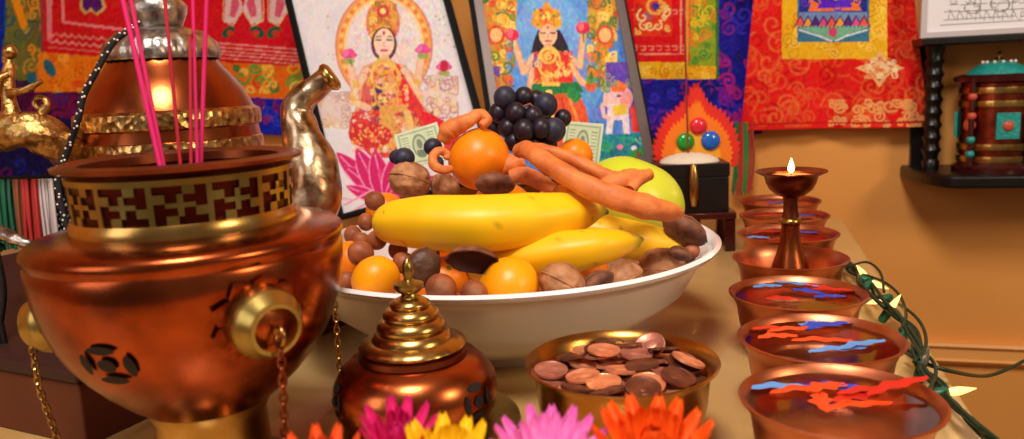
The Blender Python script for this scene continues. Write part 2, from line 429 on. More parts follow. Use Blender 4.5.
def p_red(S):
    S.rect(600, -90, 1000, 220, (222, 30, 26)); S.curls(740, -30, 930, 126, 170, (6, 14), 2.6, [(224, 90, 40), (226, 70, 36), (230, 110, 56), (190, 14, 16)], .75)
    S.curls(830, 100, 925, 126, 36, (3, 7), 2, [(236, 160, 96)])
    S.rect(782, -90, 886, 59, (236, 180, 34)); S.curls(783, -20, 885, 58, 60, (4, 8), 1.5, [(214, 150, 24), (250, 206, 80)])
    S.rect(797, -90, 869, 42, (60, 110, 150)); S.rect(799, -90, 867, 40, (110, 140, 190))
    S.rect(799, 26, 867, 41, (120, 180, 150))
    for k in range(9):
        x = 800+k*8; S.poly([(x-6, 26), (x, 14+(k % 2)*3), (x+6, 26)], [(236, 90, 80), (236, 160, 60), (90, 40, 130), (220, 80, 140)][k % 4]); S.line([(x-6, 27), (x, 16), (x+6, 27)], 1.2, (40, 30, 90))
    S.rect(799, -60, 867, 12, (40, 50, 150)); S.poly([(808, 11), (812, 0), (826, 6), (842, 0), (858, 4), (862, 11)], (236, 120, 50)); S.poly([(818, 8), (824, -8), (836, 2), (848, -10), (852, 8)], (90, 40, 200)); S.curls(800, -30, 866, 10, 20, (3, 6), 1.4, [(236, 130, 60), (110, 60, 200), (240, 210, 160)])
    S.poly([(799, 28), (818, 34), (828, 41), (799, 41)], (60, 120, 150)); S.poly([(867, 28), (848, 34), (838, 41), (867, 41)], (60, 120, 150)); S.line([(799, 30), (820, 36), (832, 41)], 1.5, (226, 236, 240)); S.line([(867, 30), (846, 36), (836, 41)], 1.5, (226, 236, 240)); S.ell(833, 32, 4, 5, (220, 70, 110))
    for r_, c_ in ((24, (240, 186, 120)), (17, (214, 110, 60)), (11, (244, 200, 140))):
        S.poly([(879-r_, 68), (879-r_*.4, 68-5), (879, 68-r_*.7), (879+r_*.4, 68-5), (879+r_, 68), (879+r_*.4, 68+6), (879, 68+r_*.8), (879-r_*.4, 68+6)], c_)
    S.ell(879, 68, 5, 4, (226, 120, 70)); S.curls(862, 58, 896, 78, 40, (1.5, 3.5), 1, [(250, 216, 170), (236, 150, 90)])
    S.line([(742, 124), (928, 122)], 2, (190, 30, 20))
t = hanging('scroll_hanging', 'red brocade scroll with gold border framing a small painting, flaring at its hem', [(741, 130), (929, 127), (908, -70), (760, -70)], 260, 260, (222, 30, 26), p_red, .006, off=.03)

# fringe hanging beside the blue cloth
t = thing('tassel', 'green and red thread tassel hanging below the blue cloth', 'tassel', onwall(744, 195, .03))
for k, (nm, cm) in enumerate((('green', (40, 110, 60)), ('red', (190, 40, 40)), ('green', (60, 130, 60)), ('red', (170, 60, 50)))):
    mb = MB()
    for j in range(9):
        x = 737+k*4.3+random.uniform(-2, 2); p0 = onwall(x, 122, .03+random.uniform(0, .012)); p1 = onwall(x+random.uniform(-2, 2), 160, .035); p2 = onwall(x+random.uniform(-4, 3), 188+random.uniform(0, 8), .03)
        mb.tube([p-t.location for p in spline([p0, p1, p2], 5)], .0016, 6)
    o = part('thread_bundle', mb, mat('thread_'+nm+str(k), cm, .8), t); o['label'] = nm + ' threads'

# ================================================================== PICTURES
def framed(name, label, BL, BR, TLd, d, dback, border_px, frame_m, outer_m, paint, w, h, bg):
    bl = at(*BL, d); br = at(*BR, d); tl = at(*TLd, d+dback)
    U = br-bl; V = tl-bl; Uh = U.normalized(); V = V - Uh*V.dot(Uh); Vh = V.normalized(); Nn = Uh.cross(Vh)
    if Nn.y > 0: Nn = -Nn
    t = thing(name, label, 'picture', bl)
    W_, H_ = U.length, V.length; b = border_px*d/FPX
    def bar(u0, u1, v0, v1, n0, n1):
        q = MB(); vs = []
        for n_ in (n0, n1):
            for v_ in (v0, v1):
                for u_ in (u0, u1): vs.append(Uh*u_+Vh*v_+Nn*n_)
        return q.add(vs, [(0, 2, 3, 1), (4, 5, 7, 6), (0, 1, 5, 4), (2, 6, 7, 3), (0, 4, 6, 2), (1, 3, 7, 5)])
    q = MB()
    for a in (bar(0, b, 0, H_, -.008, .006), bar(W_-b, W_, 0, H_, -.008, .006), bar(b, W_-b, 0, b, -.008, .006), bar(b, W_-b, H_-b, H_, -.008, .006)): q.add(a.v, a.f)
    part('frame', q, frame_m, t, False, bevel=.0008)
    part('backing_board', bar(-.007, W_+.005, .001, H_-.001, -.014, -.0082), outer_m, t, False)
    # easel strut
    part('strut', MB().tube([Uh*W_/2+Vh*H_*.6-Nn*.015, Vector((U.x/2, U.y/2+.10, U.z/2))+Vector((0, 0, .001))], .004, 8), outer_m, t)
    o3 = bl
    S = Sheet(o3+Uh*b*.9+Vh*b*.9, o3+Uh*(W_-b*.9)+Vh*b*.9, o3+Uh*b*.9+Vh*(H_-b*.9), o3+Uh*(W_-b*.9)+Vh*(H_-b*.9), w, h, bg)
    paint(S); S.speck(5); S.build('print', attr_print, t)
    return t
SK = (240, 196, 160); GO = (232, 178, 74)
def p_seated(S):
    S.dots(290, -40, 500, 210, 160, (3, 12), [(232, 226, 230), (214, 206, 220), (236, 224, 226)], .35)
    S.ell(384, 46, 49, 57, (214, 132, 120)); S.ell(384, 46, 47, 55, (238, 160, 76)); S.dots(336, -10, 432, 60, 0, (1, 2), [GO])
    for k in range(60):
        a = k*2*PI/60; S.ell(384+43*math.cos(a), 46+51*math.sin(a), 2, 2, [(250, 200, 110), (226, 120, 70)][k % 2])
    S.ell(384, 46, 40, 48, (240, 206, 150)); S.ell(384, 46, 37, 45, (228, 214, 216)); S.curls(352, 4, 416, 90, 30, (3, 7), 1, [(236, 200, 170), (230, 190, 190)])
    S.ell(383, 22, 17, 24, (220, 130, 90)); S.ell(383, 20, 14, 21, (226, 160, 70)); S.curls(370, 2, 396, 36, 30, (2, 5), 1.3, [(250, 210, 110), (206, 90, 60), (180, 110, 50)]); S.ell(383, 12, 6, 6, (200, 60, 60)); S.ell(383, 11, 3, 3, (250, 220, 130))
    # hair and face
    S.ell(384, 44, 13, 17, (110, 50, 50)); S.ell(384, 43, 10, 14.5, (246, 206, 186)); S.line([(376, 40), (381, 40)], 1.5, (60, 30, 40)); S.line([(387, 40), (392, 40)], 1.5, (60, 30, 40)); S.line([(376, 37), (381, 36.5)], 1, (90, 50, 50)); S.line([(387, 36.5), (392, 37)], 1, (90, 50, 50)); S.line([(384, 41), (383.4, 46), (385, 46.5)], .8, (214, 150, 130)); S.line([(381, 50.5), (387, 50.5)], 2, (206, 40, 60)); S.ell(384, 33, 1.4, 2, (200, 30, 40))
    S.rect(379, 55, 389, 64, (240, 190, 160))
    # torso
    S.poly([(364, 66), (377, 61), (392, 61), (406, 66), (414, 100), (418, 128), (350, 128), (358, 96)], (230, 160, 120))
    S.poly([(392, 62), (408, 68), (420, 96), (444, 134), (408, 130), (398, 100)], (222, 44, 50)); S.poly([(366, 68), (376, 64), (380, 90), (372, 112), (358, 116)], (214, 92, 90)); S.poly([(374, 84), (382, 84), (384, 112), (372, 112)], (70, 50, 90))
    S.curls(366, 64, 408, 118, 110, (1.2, 3), 1.1, [GO, (214, 120, 50), (250, 214, 120), (206, 60, 50), (180, 60, 80), (240, 190, 160)]); S.ell(384, 66, 12, 8, (236, 180, 80), inner=.6); S.ell(385, 76, 15, 14, (240, 190, 90), inner=.82); S.ell(386, 90, 13, 20, (230, 160, 70), inner=.85)
    # four arms, lotuses
    for pts in ([(366, 70), (354, 88), (350, 64)], [(404, 70), (418, 84), (421, 60)], [(364, 76), (350, 100), (368, 108)], [(408, 76), (424, 102), (432, 112)]):
        S.line(pts, 7.5, (214, 150, 126)); S.line(pts, 6, SK)
    for x, y in ((356, 84), (417, 82), (352, 98), (422, 98)): S.ell(x, y, 4.5, 2.5, GO, rot=.6)
    for x, y in ((349, 55), (423, 50), (444, 67)):
        S.ell(x, y, 8, 4, (210, 60, 130)); S.ell(x-3, y-2, 3, 5, (236, 110, 170), rot=.5); S.ell(x+3, y-2, 3, 5, (226, 80, 150), rot=-.5); S.ell(x, y+6, 6, 3, (160, 170, 90))
    S.line([(350, 60), (352, 66)], 2, (110, 140, 70)); S.ell(444, 66, 4, 6, (190, 30, 60))
    # elephants faint at both sides
    S.ell(330, 112, 22, 14, (222, 200, 196)); S.line([(318, 106), (330, 92), (342, 100)], 3, (206, 180, 176)); S.curls(312, 92, 350, 128, 18, (4, 8), 1.2, [(200, 160, 150), (226, 190, 120)])
    S.ell(440, 96, 18, 20, (226, 206, 202)); S.curls(424, 76, 458, 118, 26, (4, 9), 1.3, [(206, 150, 140), (190, 140, 150), (232, 196, 120)]); S.line([(428, 88), (436, 76), (446, 78)], 3, (214, 186, 182))
    # lap, red skirts
    S.poly([(352, 112), (418, 108), (446, 122), (462, 142), (440, 158), (372, 158), (348, 134)], (216, 62, 56)); S.poly([(380, 106), (404, 104), (424, 130), (400, 156), (378, 150)], (224, 160, 80)); S.curls(352, 112, 446, 152, 150, (1.3, 3.5), 1.0, [(226, 150, 90), (200, 30, 40), (236, 180, 140), (190, 50, 60), (150, 60, 90), (240, 210, 200)])
    S.ell(371, 136, 22, 12, (206, 40, 44)); S.dots(352, 126, 392, 146, 60, (.8, 1.7), [(236, 176, 90), (240, 120, 90)], 1)
    S.poly([(420, 110), (436, 116), (462, 140), (452, 146), (428, 138)], (226, 20, 50)); S.poly([(404, 112), (410, 110), (418, 140), (411, 142)], (236, 190, 110))
    # great pink lotus
    for (x0, y0, x1, y1, ww) in ((380, 196, 336, 152, 11), (384, 196, 344, 166, 10), (382, 198, 356, 148, 12), (385, 200, 374, 150, 12), (388, 200, 398, 152, 12), (388, 200, 420, 160, 12), (380, 200, 346, 186, 7), (386, 200, 440, 176, 9)):
        dx_, dy_ = (x1-x0), (y1-y0); L_ = math.hypot(dx_, dy_); nx_, ny_ = -dy_/L_, dx_/L_
        for g_, cc_ in ((1.2, (244, 150, 196)), (0, (208, 26, 106))):
            side_ = [(t__, (ww*.8+g_)*math.sin(PI*min(1, .1+t__*.9))**.75) for t__ in [q_/16 for q_ in range(17)]]
            S.poly([(x0+dx_*a_+nx_*b_, y0+dy_*a_+ny_*b_) for a_, b_ in side_]+[(x0+dx_*a_-nx_*b_, y0+dy_*a_-ny_*b_) for a_, b_ in reversed(side_)], cc_)
        for k in range(0):
            S.ell(x0+(x1-x0)*t_, y0+(y1-y0)*t_, max(wv*.8, .6), max(wv*.8, .6), (212, 26, 110))
        S.line([(x0, y0), (x0+(x1-x0)*.9, y0+(y1-y0)*.9)], 1.6, (244, 130, 180)); S.line([(x0+1, y0), (x0+1+(x1-x0)*.6, y0+(y1-y0)*.6)], 2.6, (228, 60, 140))
    S.line([(345, 205), (372, 190)], 2, (236, 150, 180)); S.line([(352, 212), (376, 198)], 2, (236, 150, 180)); S.line([(330, 196), (352, 200)], 2, (240, 170, 190))
    S.mottle(352, 0, 444, 160, 13, 110); S.mottle(280, -60, 500, 220, 4, 80); S.dots(322, 5, 335, 100, 8, (.8, 1.6), [(206, 170, 110)], .7); S.dots(432, 5, 455, 60, 8, (.8, 1.6), [(206, 170, 110), (150, 170, 110)], .7)
blackfr = mat('black_frame', (8, 6, 7), .6, spec=.15)
greyfr = mat('bronze_grey_frame', (88, 72, 68), .4, .3)
framed('framed_picture', 'black framed print of a haloed seated figure in red above a pink lotus', (341, 219), (496, 176), (272, -60), 1.08, .07, 4, blackfr, blackfr, p_seated, 260, 420, (226, 218, 224))
def p_standing(S):
    S.rect(450, -90, 700, 220, (74, 124, 206)); S.ell(548, 60, 60, 76, (96, 156, 226)); S.ell(548, 40, 34, 48, (120, 176, 236)); S.dots(480, -20, 640, 160, 80, (3, 9), [(110, 160, 230), (130, 130, 220), (96, 150, 222)], .35)
    for (x0, x1) in ((472, 520), (588, 622)):
        S.poly([(x0, -60), (x1, -60), (x1-4, 30), (x1-14, 34), (x1-12, 92), (x0+14, 92), (x0+6, 40), (x0, 30)], (206, 150, 50))
        S.curls(x0, -20, x1-6, 86, 70, (3, 7), 2.2, [(230, 120, 40), (240, 180, 50), (130, 140, 50), (90, 120, 60), (214, 90, 50), (250, 210, 110)])
        S.ell((x0+x1)/2, 35, 9, 10, (214, 80, 50)); S.ell((x0+x1)/2, 35, 6, 7, (244, 190, 120))
    S.rect(482, 66, 500, 130, (110, 70, 170)); S.rect(606, 62, 640, 120, (100, 70, 180)); S.curls(484, 70, 500, 100, 8, (3, 6), 2, [(200, 120, 60)])
    # hair, crown, face
    S.poly([(534, 40), (528, 66), (536, 82), (546, 60), (566, 60), (576, 74), (568, 46), (560, 30), (538, 30)], (44, 28, 40))
    S.poly([(531, 24), (534, 10), (542, 8), (546, 0), (552, 8), (560, 11), (562, 26), (556, 29), (537, 29)], (236, 160, 40)); S.ell(547, 17, 8, 9, (244, 130, 40)); S.ell(547, 16, 4, 5, (250, 220, 90)); S.dots(534, 8, 560, 27, 26, (.8, 1.8), [(214, 60, 40), (250, 220, 120), (90, 150, 80)], .9)
    S.ell(548, 35, 9, 11, (240, 190, 150)); S.line([(541, 33), (545.5, 33)], 1.4, (50, 26, 30)); S.line([(550.5, 33), (555, 33)], 1.4, (50, 26, 30)); S.line([(545, 41), (551, 41)], 1.6, (196, 40, 50)); S.line([(548, 34), (547.4, 38)], .8, (206, 140, 110)); S.ell(548, 27.5, 1, 1.6, (200, 20, 30)); S.rect(544, 44, 552, 52, (232, 176, 136))
    # arms with lotuses
    for pts in ([(534, 56), (524, 72), (514, 42)], [(566, 54), (580, 66), (583, 36)], [(534, 64), (530, 84), (538, 96)], [(568, 62), (582, 82), (592, 86)]):
        S.line(pts, 7, (206, 140, 110)); S.line(pts, 5.4, (240, 186, 146))
    for x, y in ((512, 35), (583, 28)): S.ell(x, y, 7, 6, (226, 40, 80)); S.ell(x-2, y-2, 3, 5, (246, 110, 130)); S.line([(x, y+5), (x+1, y+14)], 1.5, (60, 130, 60))
    # dress
    S.poly([(534, 54), (546, 50), (560, 51), (570, 58), (574, 84), (586, 108), (596, 160), (528, 160), (532, 110), (534, 84)], (226, 84, 44)); S.poly([(534, 54), (541, 52), (542, 66), (532, 68)], (130, 90, 170)); S.poly([(556, 51), (568, 56), (572, 84), (560, 84)], (226, 50, 36)); S.curls(534, 52, 572, 84, 30, (2, 5), 1.3, [GO, (250, 214, 120), (214, 50, 40)])
    S.ell(548, 56, 9, 8, (240, 200, 90), inner=.72); S.ell(549, 62, 12, 16, (246, 200, 100), inner=.85)
    S.poly([(532, 84), (578, 82), (584, 92), (556, 94), (538, 106), (530, 100)], (30, 120, 60)); S.poly([(570, 84), (582, 96), (576, 104), (566, 96)], (40, 140, 70)); S.rect(542, 82, 560, 86, (244, 200, 90))
    S.poly([(546, 90), (552, 90), (556, 140), (548, 140)], (246, 206, 110)); S.line([(570, 100), (588, 150)], 3, (244, 150, 60)); S.line([(562, 98), (572, 150)], 2, (196, 40, 30))
    # pot of fruit, elephant
    S.ell(591, 86, 6, 6, (214, 100, 50)); S.ell(591, 80, 5, 4, (90, 160, 60)); S.ell(591, 75, 2, 4, (60, 130, 60))
    S.ell(618, 98, 15, 13, (232, 190, 190)); S.poly([(608, 104), (628, 104), (630, 134), (624, 134), (622, 120), (614, 120), (612, 134), (606, 134)], (230, 214, 220)); S.line([(610, 98), (602, 106), (604, 116), (610, 118)], 4, (232, 186, 186)); S.ell(626, 100, 6, 9, (238, 150, 150)); S.poly([(610, 84), (618, 80), (628, 86), (624, 92), (612, 92)], (240, 110, 50)); S.ell(619, 96, 2, 1.4, (60, 50, 80)); S.poly([(612, 106), (626, 104), (628, 114), (614, 116)], (230, 190, 60)); S.poly([(630, 108), (640, 100), (642, 132), (632, 132)], (226, 60, 50)); S.curls(604, 74, 636, 92, 8, (3, 5), 1.5, [(150, 150, 130), (90, 160, 90)])
    # pond
    S.poly([(586, 136), (660, 132), (665, 180), (590, 180)], (30, 130, 150)); S.curls(590, 138, 650, 166, 22, (4, 8), 2.4, [(40, 160, 120), (20, 110, 130), (110, 190, 170), (50, 140, 60)]); S.ell(620, 147, 3, 2.5, (240, 120, 150)); S.ell(634, 148, 3, 2.5, (250, 226, 230)); S.ell(640, 152, 8, 3, (60, 150, 60)); S.mottle(450, -90, 700, 220, 15, 90)
framed('framed_picture', 'grey-bronze framed print of a standing figure in orange before blue sky', (503, 188), (655, 164), (468, -60), 1.05, .06, 9, greyfr, blackfr, p_standing, 250, 320, (96, 150, 222))

# ================================================================== BOX STAND, JEWEL PLAQUE, STICK
bx = onz(690, 247, 0); ry = -.08
st = thing('small_stand', 'low dark red lacquer stand under the black box', 'stand', (bx.x, bx.y, TZ), ry)
hw = .05
part('stand_top', MB().box(-hw, hw, -.035, .035, .040, .048), redlac, st, False, bevel=.0015)
for sx in (-1, 1):
    for sy in (-1, 1): part('leg', MB().box(sx*hw*.86-.006, sx*hw*.86+.006, sy*.027-.005, sy*.027+.005, 0, .040), redlac, st, False)
zb = .048
ub = FPX/ (bx.y)  # px per metre nearby
kb = thing('black_box', 'small black lacquer box with brass clasp, heaped with white grains on top', 'box', (bx.x, bx.y, TZ+zb), ry)
top = zat(bx.x, bx.y-.03, 164) - zb
part('box_body', MB().box(-.042, .042, -.03, .03, 0, top*.72), blackwood, kb, False, bevel=.001)
part('lid', MB().box(-.043, .043, -.031, .031, top*.73, top), blackwood, kb, False, bevel=.001)
cl = MB(); cl.tube([(0.000, -.033, top*.98), (0, -.036, top*.8), (0, -.036, top*.3), (0, -.033, top*.18)], [.0045, .006, .006, .0045], 10); part('clasp', cl, brass, kb)
gr = MB().lathe([(.036, 0), (.034, .003), (.026, .007), (.014, .010), (.001, .011)], 40); part('rice_heap', gr.xf(Matrix.Translation((0, 0, top)) @ Matrix.Diagonal((1, .75, 1, 1))), mat('white_grains', (240, 226, 206), .8, bump=1, bscale=700, dist=.002), kb)
# plaque of flames and jewels: stands behind the box
pp = at(697, 172, bx.y+.055)
pz = zat(pp.x, pp.y, 168)
pl = thing('jewel_plaque', 'upright painted plaque of red flames around three jewels, red, green and blue', 'plaque', (pp.x, pp.y, TZ), 0)
s_ = (bx.y+.055)/FPX
def fl(scale, jag, seedv):
    random.seed(seedv); pts = []
    outline = [(-40, 0), (-43, -20), (-39, -38), (-30, -52), (-17, -62), (-3, -80), (3, -80), (12, -64), (26, -54), (37, -40), (43, -20), (40, 0)]
    o = []
    for i in range(len(outline)-1):
        (x0, y0), (x1, y1) = outline[i], outline[i+1]
        for k in range(3):
            t_ = k/3; o.append((x0+(x1-x0)*t_, y0+(y1-y0)*t_))
            o.append((x0+(x1-x0)*(t_+.17), y0+(y1-y0)*(t_+.17)))
    o.append(outline[-1])
    for i, (x, y) in enumerate(o):
        m = scale*(1+jag*(1 if i % 2 else -1)*random.uniform(.5, 1))
        pts.append((x*m*s_, pz-(y*m)*s_))
    return pts
hb = MB().prism(fl(1.0, .05, 3), 0, .008); part('flame_border', hb, mat('flame_red', (226, 40, 24), .5), pl, False)
part('flame_inner', MB().prism(fl(.82, .05, 5), -.002, 0), mat('flame_orange', (246, 122, 20), .5), pl, False)
part('flame_heart', MB().prism(fl(.55, .04, 9), -.003, -.002), mat('flame_yellow', (250, 168, 40), .5), pl, False)
for (jx, jy, jr, jc, jn) in ((1, -42, 8.5, (230, 40, 60), 'red'), (-12, -27, 9, (30, 150, 50), 'green'), (13, -27, 9.5, (30, 100, 200), 'blue')):
    o = part('jewel', MB().ball((jx*s_, -.004, pz-jy*s_), (jr*s_, .006, jr*s_)), mat('jewel_'+jn, jc, .2, coat=.5), pl); o['label'] = 'round ' + jn + ' jewel'
part('foot', MB().box(-.02, .02, -.004, .03, 0, .006), blackwood, pl, False)
part('post', MB().box(-.006, .006, .008, .014, 0, pz+.02), blackwood, pl, False)
random.seed(11)
i0 = Vector((bx.x-.002, bx.y-.004, TZ+zb+top+.006)); i1 = at(683, -30, bx.y)
single('incense_stick', MB().tube([Vector((0, 0, 0)), i1-i0], .0011, 8), mat('maroon_incense', (130, 24, 30), .7), 'thin dark red incense stick standing in the white grains', 'incense stick', i0, group='incense sticks')

# ================================================================== LARGE FRONT BURNER (left)
PX, PY = at(190, 330, .425).x, .425
def ZP(y): return zat(PX, PY, y)
k = PY/FPX
pot = thing('incense_burner', 'large copper burner with brass fretwork collar, chained side knobs and pink sticks', 'incense burner', (PX, PY, TZ), 0)
z_rim, z_bt, z_sh = ZP(162), ZP(220), ZP(231)
z_bot = ZP(404)
rs = .0800; rb = .0530
H = z_sh - z_bot
bodyp = [(rb-.006, z_bt-.004), (rb+.004, z_bt-.001), (rs-.014, z_sh+.003), (rs-.003, z_sh+.0015), (rs, z_sh-.001), (rs+.0006, z_sh-.004), (rs-.0012, z_sh-.008)]
for r_, f_ in ((.998, .10), (.992, .2), (.975, .3), (.945, .4), (.9, .5), (.84, .6), (.755, .7), (.65, .8), (.52, .9), (.44, .95), (.34, 1.0)):
    bodyp.append((rs*r_, z_sh - H*f_))
part('pot_body', MB().lathe(list(reversed(bodyp)), 96), copper_pot, pot)
part('foot', MB().lathe([(.046, 0), (.047, .004), (.040, .008), (.031, .012), (.030, z_bot-.004), (.034, z_bot+.004)], 64, cap0=True), brass, pot)
# collar
part('collar', MB().lathe([(rb-.0005, z_bt-.004), (rb+.0005, z_bt+.002), (rb+.002, z_rim-.004), (rb+.0045, z_rim), (rb+.0075, z_rim+.0006), (rb+.0078, z_rim+.0022), (rb+.004, z_rim+.0028), (rb-.003, z_rim+.001), (rb-.003, z_bt+.004), (0.0005, z_bt+.003)], 96), mat('dark_red_copper', (92, 34, 26), .4, 1, (60, 22, 18), 30), pot)
part('rim', MB().lathe([(rb+.001, z_rim-.004), (rb+.005, z_rim-.0008), (rb+.0085, z_rim), (rb+.0090, z_rim+.0018), (rb+.004, z_rim+.0034), (rb-.0035, z_rim+.0016), (rb-.0038, z_rim-.003)], 96), copper_dk, pot)
part('ash', MB().lathe([(rb-.004, z_rim-.014), (.03, z_rim-.011), (.001, z_rim-.010)], 48), mat('incense_ash', (96, 70, 56), .95, bump=1, bscale=300), pot)
# brass fretwork: raised pattern around the collar
zf0, zf1 = z_bt+.0005, z_rim-.004
GR = ["#.#####.#.", "#.#...#.#.", "###.#.###.", "..#.#.....", "#.#.#.#.##", "#...#.#.#.", "#.###.#.#.", "#.....#.#."]
fr = MB(); NT = 13
hooked = [["X"]*9 for _ in range(9)]
for r0, r1, c0, c1 in ((0, 1, 0, 4), (2, 3, 2, 3)):
    for a_ in range(r0, r1+1):
        for b_ in range(c0, c1+1):
            y_, x_ = a_, b_
            for _ in range(4):
                hooked[y_][x_] = "."; y_, x_ = x_, 8-y_
cells = 10
da = 2*PI/(NT*cells); hz = (zf1-zf0-.008)/9
def ring_cell(a0, a1, z0, z1, r0):
    n = 2; v = []; f = []
    for i in range(n+1):
        a = a0+(a1-a0)*i/n
        for (rr, zz) in ((r0, z0), (r0+.0013, z0), (r0+.0013, z1), (r0, z1)):
            v.append((rr*math.cos(a), rr*math.sin(a), zz))
    for i in range(n):
        for j in range(4):
            q = (j+1) % 4; f.append((i*4+j, i*4+q, (i+1)*4+q, (i+1)*4+j))
    f.append((0, 1, 2, 3)); f.append((n*4+3, n*4+2, n*4+1, n*4))
    fr.add(v, f)
for t_ in range(NT):
    for r_ in range(9):
        zc = zf0+.0055+(8-r_)*hz; rr = rb+.0006+.0012*(zc-zf0)/(zf1-zf0)
        for c_ in range(cells):
            on = (c_ == 9) or hooked[r_][c_] == 'X'
            if on:
                a = (t_*cells+c_)*da; ring_cell(a-.001, a+da+.001, zc-.0001, zc+hz+.0001, rr)
frm = fr.mesh('fretwork', gold_green, False); link('fretwork', frm, pot)
part('collar_band', MB().lathe([(rb-.001, zf0-.003), (rb+.0042, zf0-.002), (rb+.0045, zf0+.002), (rb+.0028, zf0+.0055), (rb, zf0+.0058)], 96), brass, pot)
part('collar_band', MB().lathe([(rb, zf1-.003), (rb+.0032, zf1-.0026), (rb+.0036, zf1+.0004), (rb, zf1+.002)], 96), gold_green, pot)
# side knobs with petals
def prof_r(z):
    f_ = (z_sh - z)/H; xs = [0, .1, .2, .3, .4, .5, .6, .7, .8, .9, 1]; ys = [1, .998, .992, .975, .945, .9, .84, .755, .65, .52, .34]
    return rs*float(np.interp(f_, xs, ys))
def body_frame(ang, z):
    r0 = prof_r(z); dr = (prof_r(z+.003)-prof_r(z-.003))/.006
    Nn = Vector((math.cos(ang), math.sin(ang), -dr)).normalized(); T1 = Vector((-math.sin(ang), math.cos(ang), 0)); T2 = Nn.cross(T1)
    P0 = Vector((r0*math.cos(ang), r0*math.sin(ang), z))
    M = Matrix((( T1.x, T2.x, Nn.x, P0.x), (T1.y, T2.y, Nn.y, P0.y), (T1.z, T2.z, Nn.z, P0.z), (0, 0, 0, 1)))
    return M
def solve(px, py, extra=0.0, front=True):
    best = None
    for i in range(120):
        a = -PI + PI*i/119
        for j in range(50):
            z = z_bot + H*.98*j/49; r_ = prof_r(z)+extra
            q = proj(Vector((PX+r_*math.cos(a), PY+r_*math.sin(a), z+TZ))); e_ = (q[0]-px)**2+(q[1]-py)**2
            if best is None or e_ < best[0]: best = (e_, a, z)
    return best[1], best[2]
def knob(ang, z, droop):
    M = body_frame(ang, z)
    # knob axis is horizontal outwards
    out = Vector((math.cos(ang), math.sin(ang), -.12)).normalized(); Q = Matrix.Translation(M.translation) @ out.to_track_quat('Z', 'Y').to_matrix().to_4x4()
    mb = MB().lathe([(.017, -.006), (.0165, .004), (.0175, .008), (.0165, .012), (.013, .017), (.0125, .019), (.0105, .019), (.010, .012), (.0002, .0115)], 48)
    ko = part('knob', mb.xf(Q), gold_green, pot)
    part('knob_face', MB().lathe([(.0105, .0125), (.006, .0150), (.0001, .0155)], 32).xf(Q), copper, ko)
    pe = MB()
    for i in range(9):
        a = i*2*PI/9
        q = MB().add([(0.012, -.006, .0005), (.019, -.0062, .0010), (.0245, 0, .0004), (.019, .0062, .0010), (.012, .006, .0005), (.018, 0, .0030)], [(0, 1, 5), (1, 2, 5), (2, 3, 5), (3, 4, 5), (4, 0, 5)])
        q.xf(M @ Matrix.Rotation(a, 4, 'Z')); pe.add(q.v, q.f)
    part('petal_rosette', pe, copper_pot, ko)
    ringc = Q @ Vector((0, 0, .021))
    rp = [ringc+Vector((out.x*.0045*math.sin(w), out.y*.0045*math.sin(w), .0045*math.cos(w)-.002)) for w in [i*2*PI/16 for i in range(17)]]
    part('ring', MB().tube(rp, .0011, 8, False), brass, ko)
    return ringc - Vector((0, 0, .006))
def chain_mesh(pts, lk=.0052, wire=.0007):
    mb = MB(); L = 0; pts = [Vector(p) for p in pts]; P_ = []
    tot = sum((pts[i+1]-pts[i]).length for i in range(len(pts)-1)); n = int(tot/(lk*.78)); 
    for j in range(n):
        dd = tot*j/n; i = 0
        while i < len(pts)-2 and dd > (pts[i+1]-pts[i]).length: dd -= (pts[i+1]-pts[i]).length; i += 1
        d = (pts[i+1]-pts[i]).normalized(); c = pts[i]+d*dd
        side = d.cross(Vector((1, 0, 0)) if j % 2 else Vector((0, 1, 0))); side = side.normalized() if side.length > .01 else Vector((0, 0, 1))
        q = [c+d*math.cos(w)*lk*.55+side*math.sin(w)*lk*.32 for w in [m_*2*PI/12 for m_ in range(13)]]
        mb.tube(q, wire, 6, False)
    return mb
# right knob at image (258, 318); left knob hidden at far left (28, 325)
zk = ZP(312)
aR = -0.93
aR, zk = solve(258, 316)
e = knob(aR, zk, 0)
ang_l = PI+.25
ch = e
part('chain', chain_mesh([e, e+Vector((.0, -.002, -.02)), e+Vector((-.002, -.003, -.05)), Vector((e.x-.004, e.y-.002, .004))]), copper_dk, pot)
e2 = knob(PI-.0, solve(40, 318)[1]-.008, 0)
part('chain', chain_mesh([e2, e2+Vector((.003, -.004, -.03)), Vector((e2.x+.018, e2.y-.01, .004))]), brass, pot)
e3 = knob(.98, zk, 0)
part('chain', chain_mesh([e3, e3+Vector((.001, 0, -.03)), Vector((e3.x, e3.y, .004))]), brass, pot)
# cut-out flower openings on the belly
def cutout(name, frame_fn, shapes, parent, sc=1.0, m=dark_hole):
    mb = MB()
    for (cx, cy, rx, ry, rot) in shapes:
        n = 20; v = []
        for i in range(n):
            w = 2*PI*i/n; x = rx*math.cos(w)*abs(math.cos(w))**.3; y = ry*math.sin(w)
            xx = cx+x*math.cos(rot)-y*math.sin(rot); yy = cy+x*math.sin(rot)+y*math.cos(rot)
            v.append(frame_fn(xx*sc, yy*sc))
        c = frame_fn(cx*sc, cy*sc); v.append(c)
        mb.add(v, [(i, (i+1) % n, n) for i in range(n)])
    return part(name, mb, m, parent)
def potframe(a0, z0):
    def f_(x, y):
        # arc-length coordinates around the belly
        z = z0 + y*.8; r_ = prof_r(z); a = a0 + x/r_
        rr = r_+.0016
        return (rr*math.cos(a), rr*math.sin(a), z)
    return f_
flower_cut = [(0, .0105, .0075, .0030, 0), (0, -.0105, .0075, .0030, 0), (.0115, 0, .0075, .0028, PI/2), (-.0115, 0, .0075, .0028, PI/2), (0, 0, .0048, .0048, PI/4)]
cutout('flower_opening', potframe(*solve(110, 364)), flower_cut, pot)
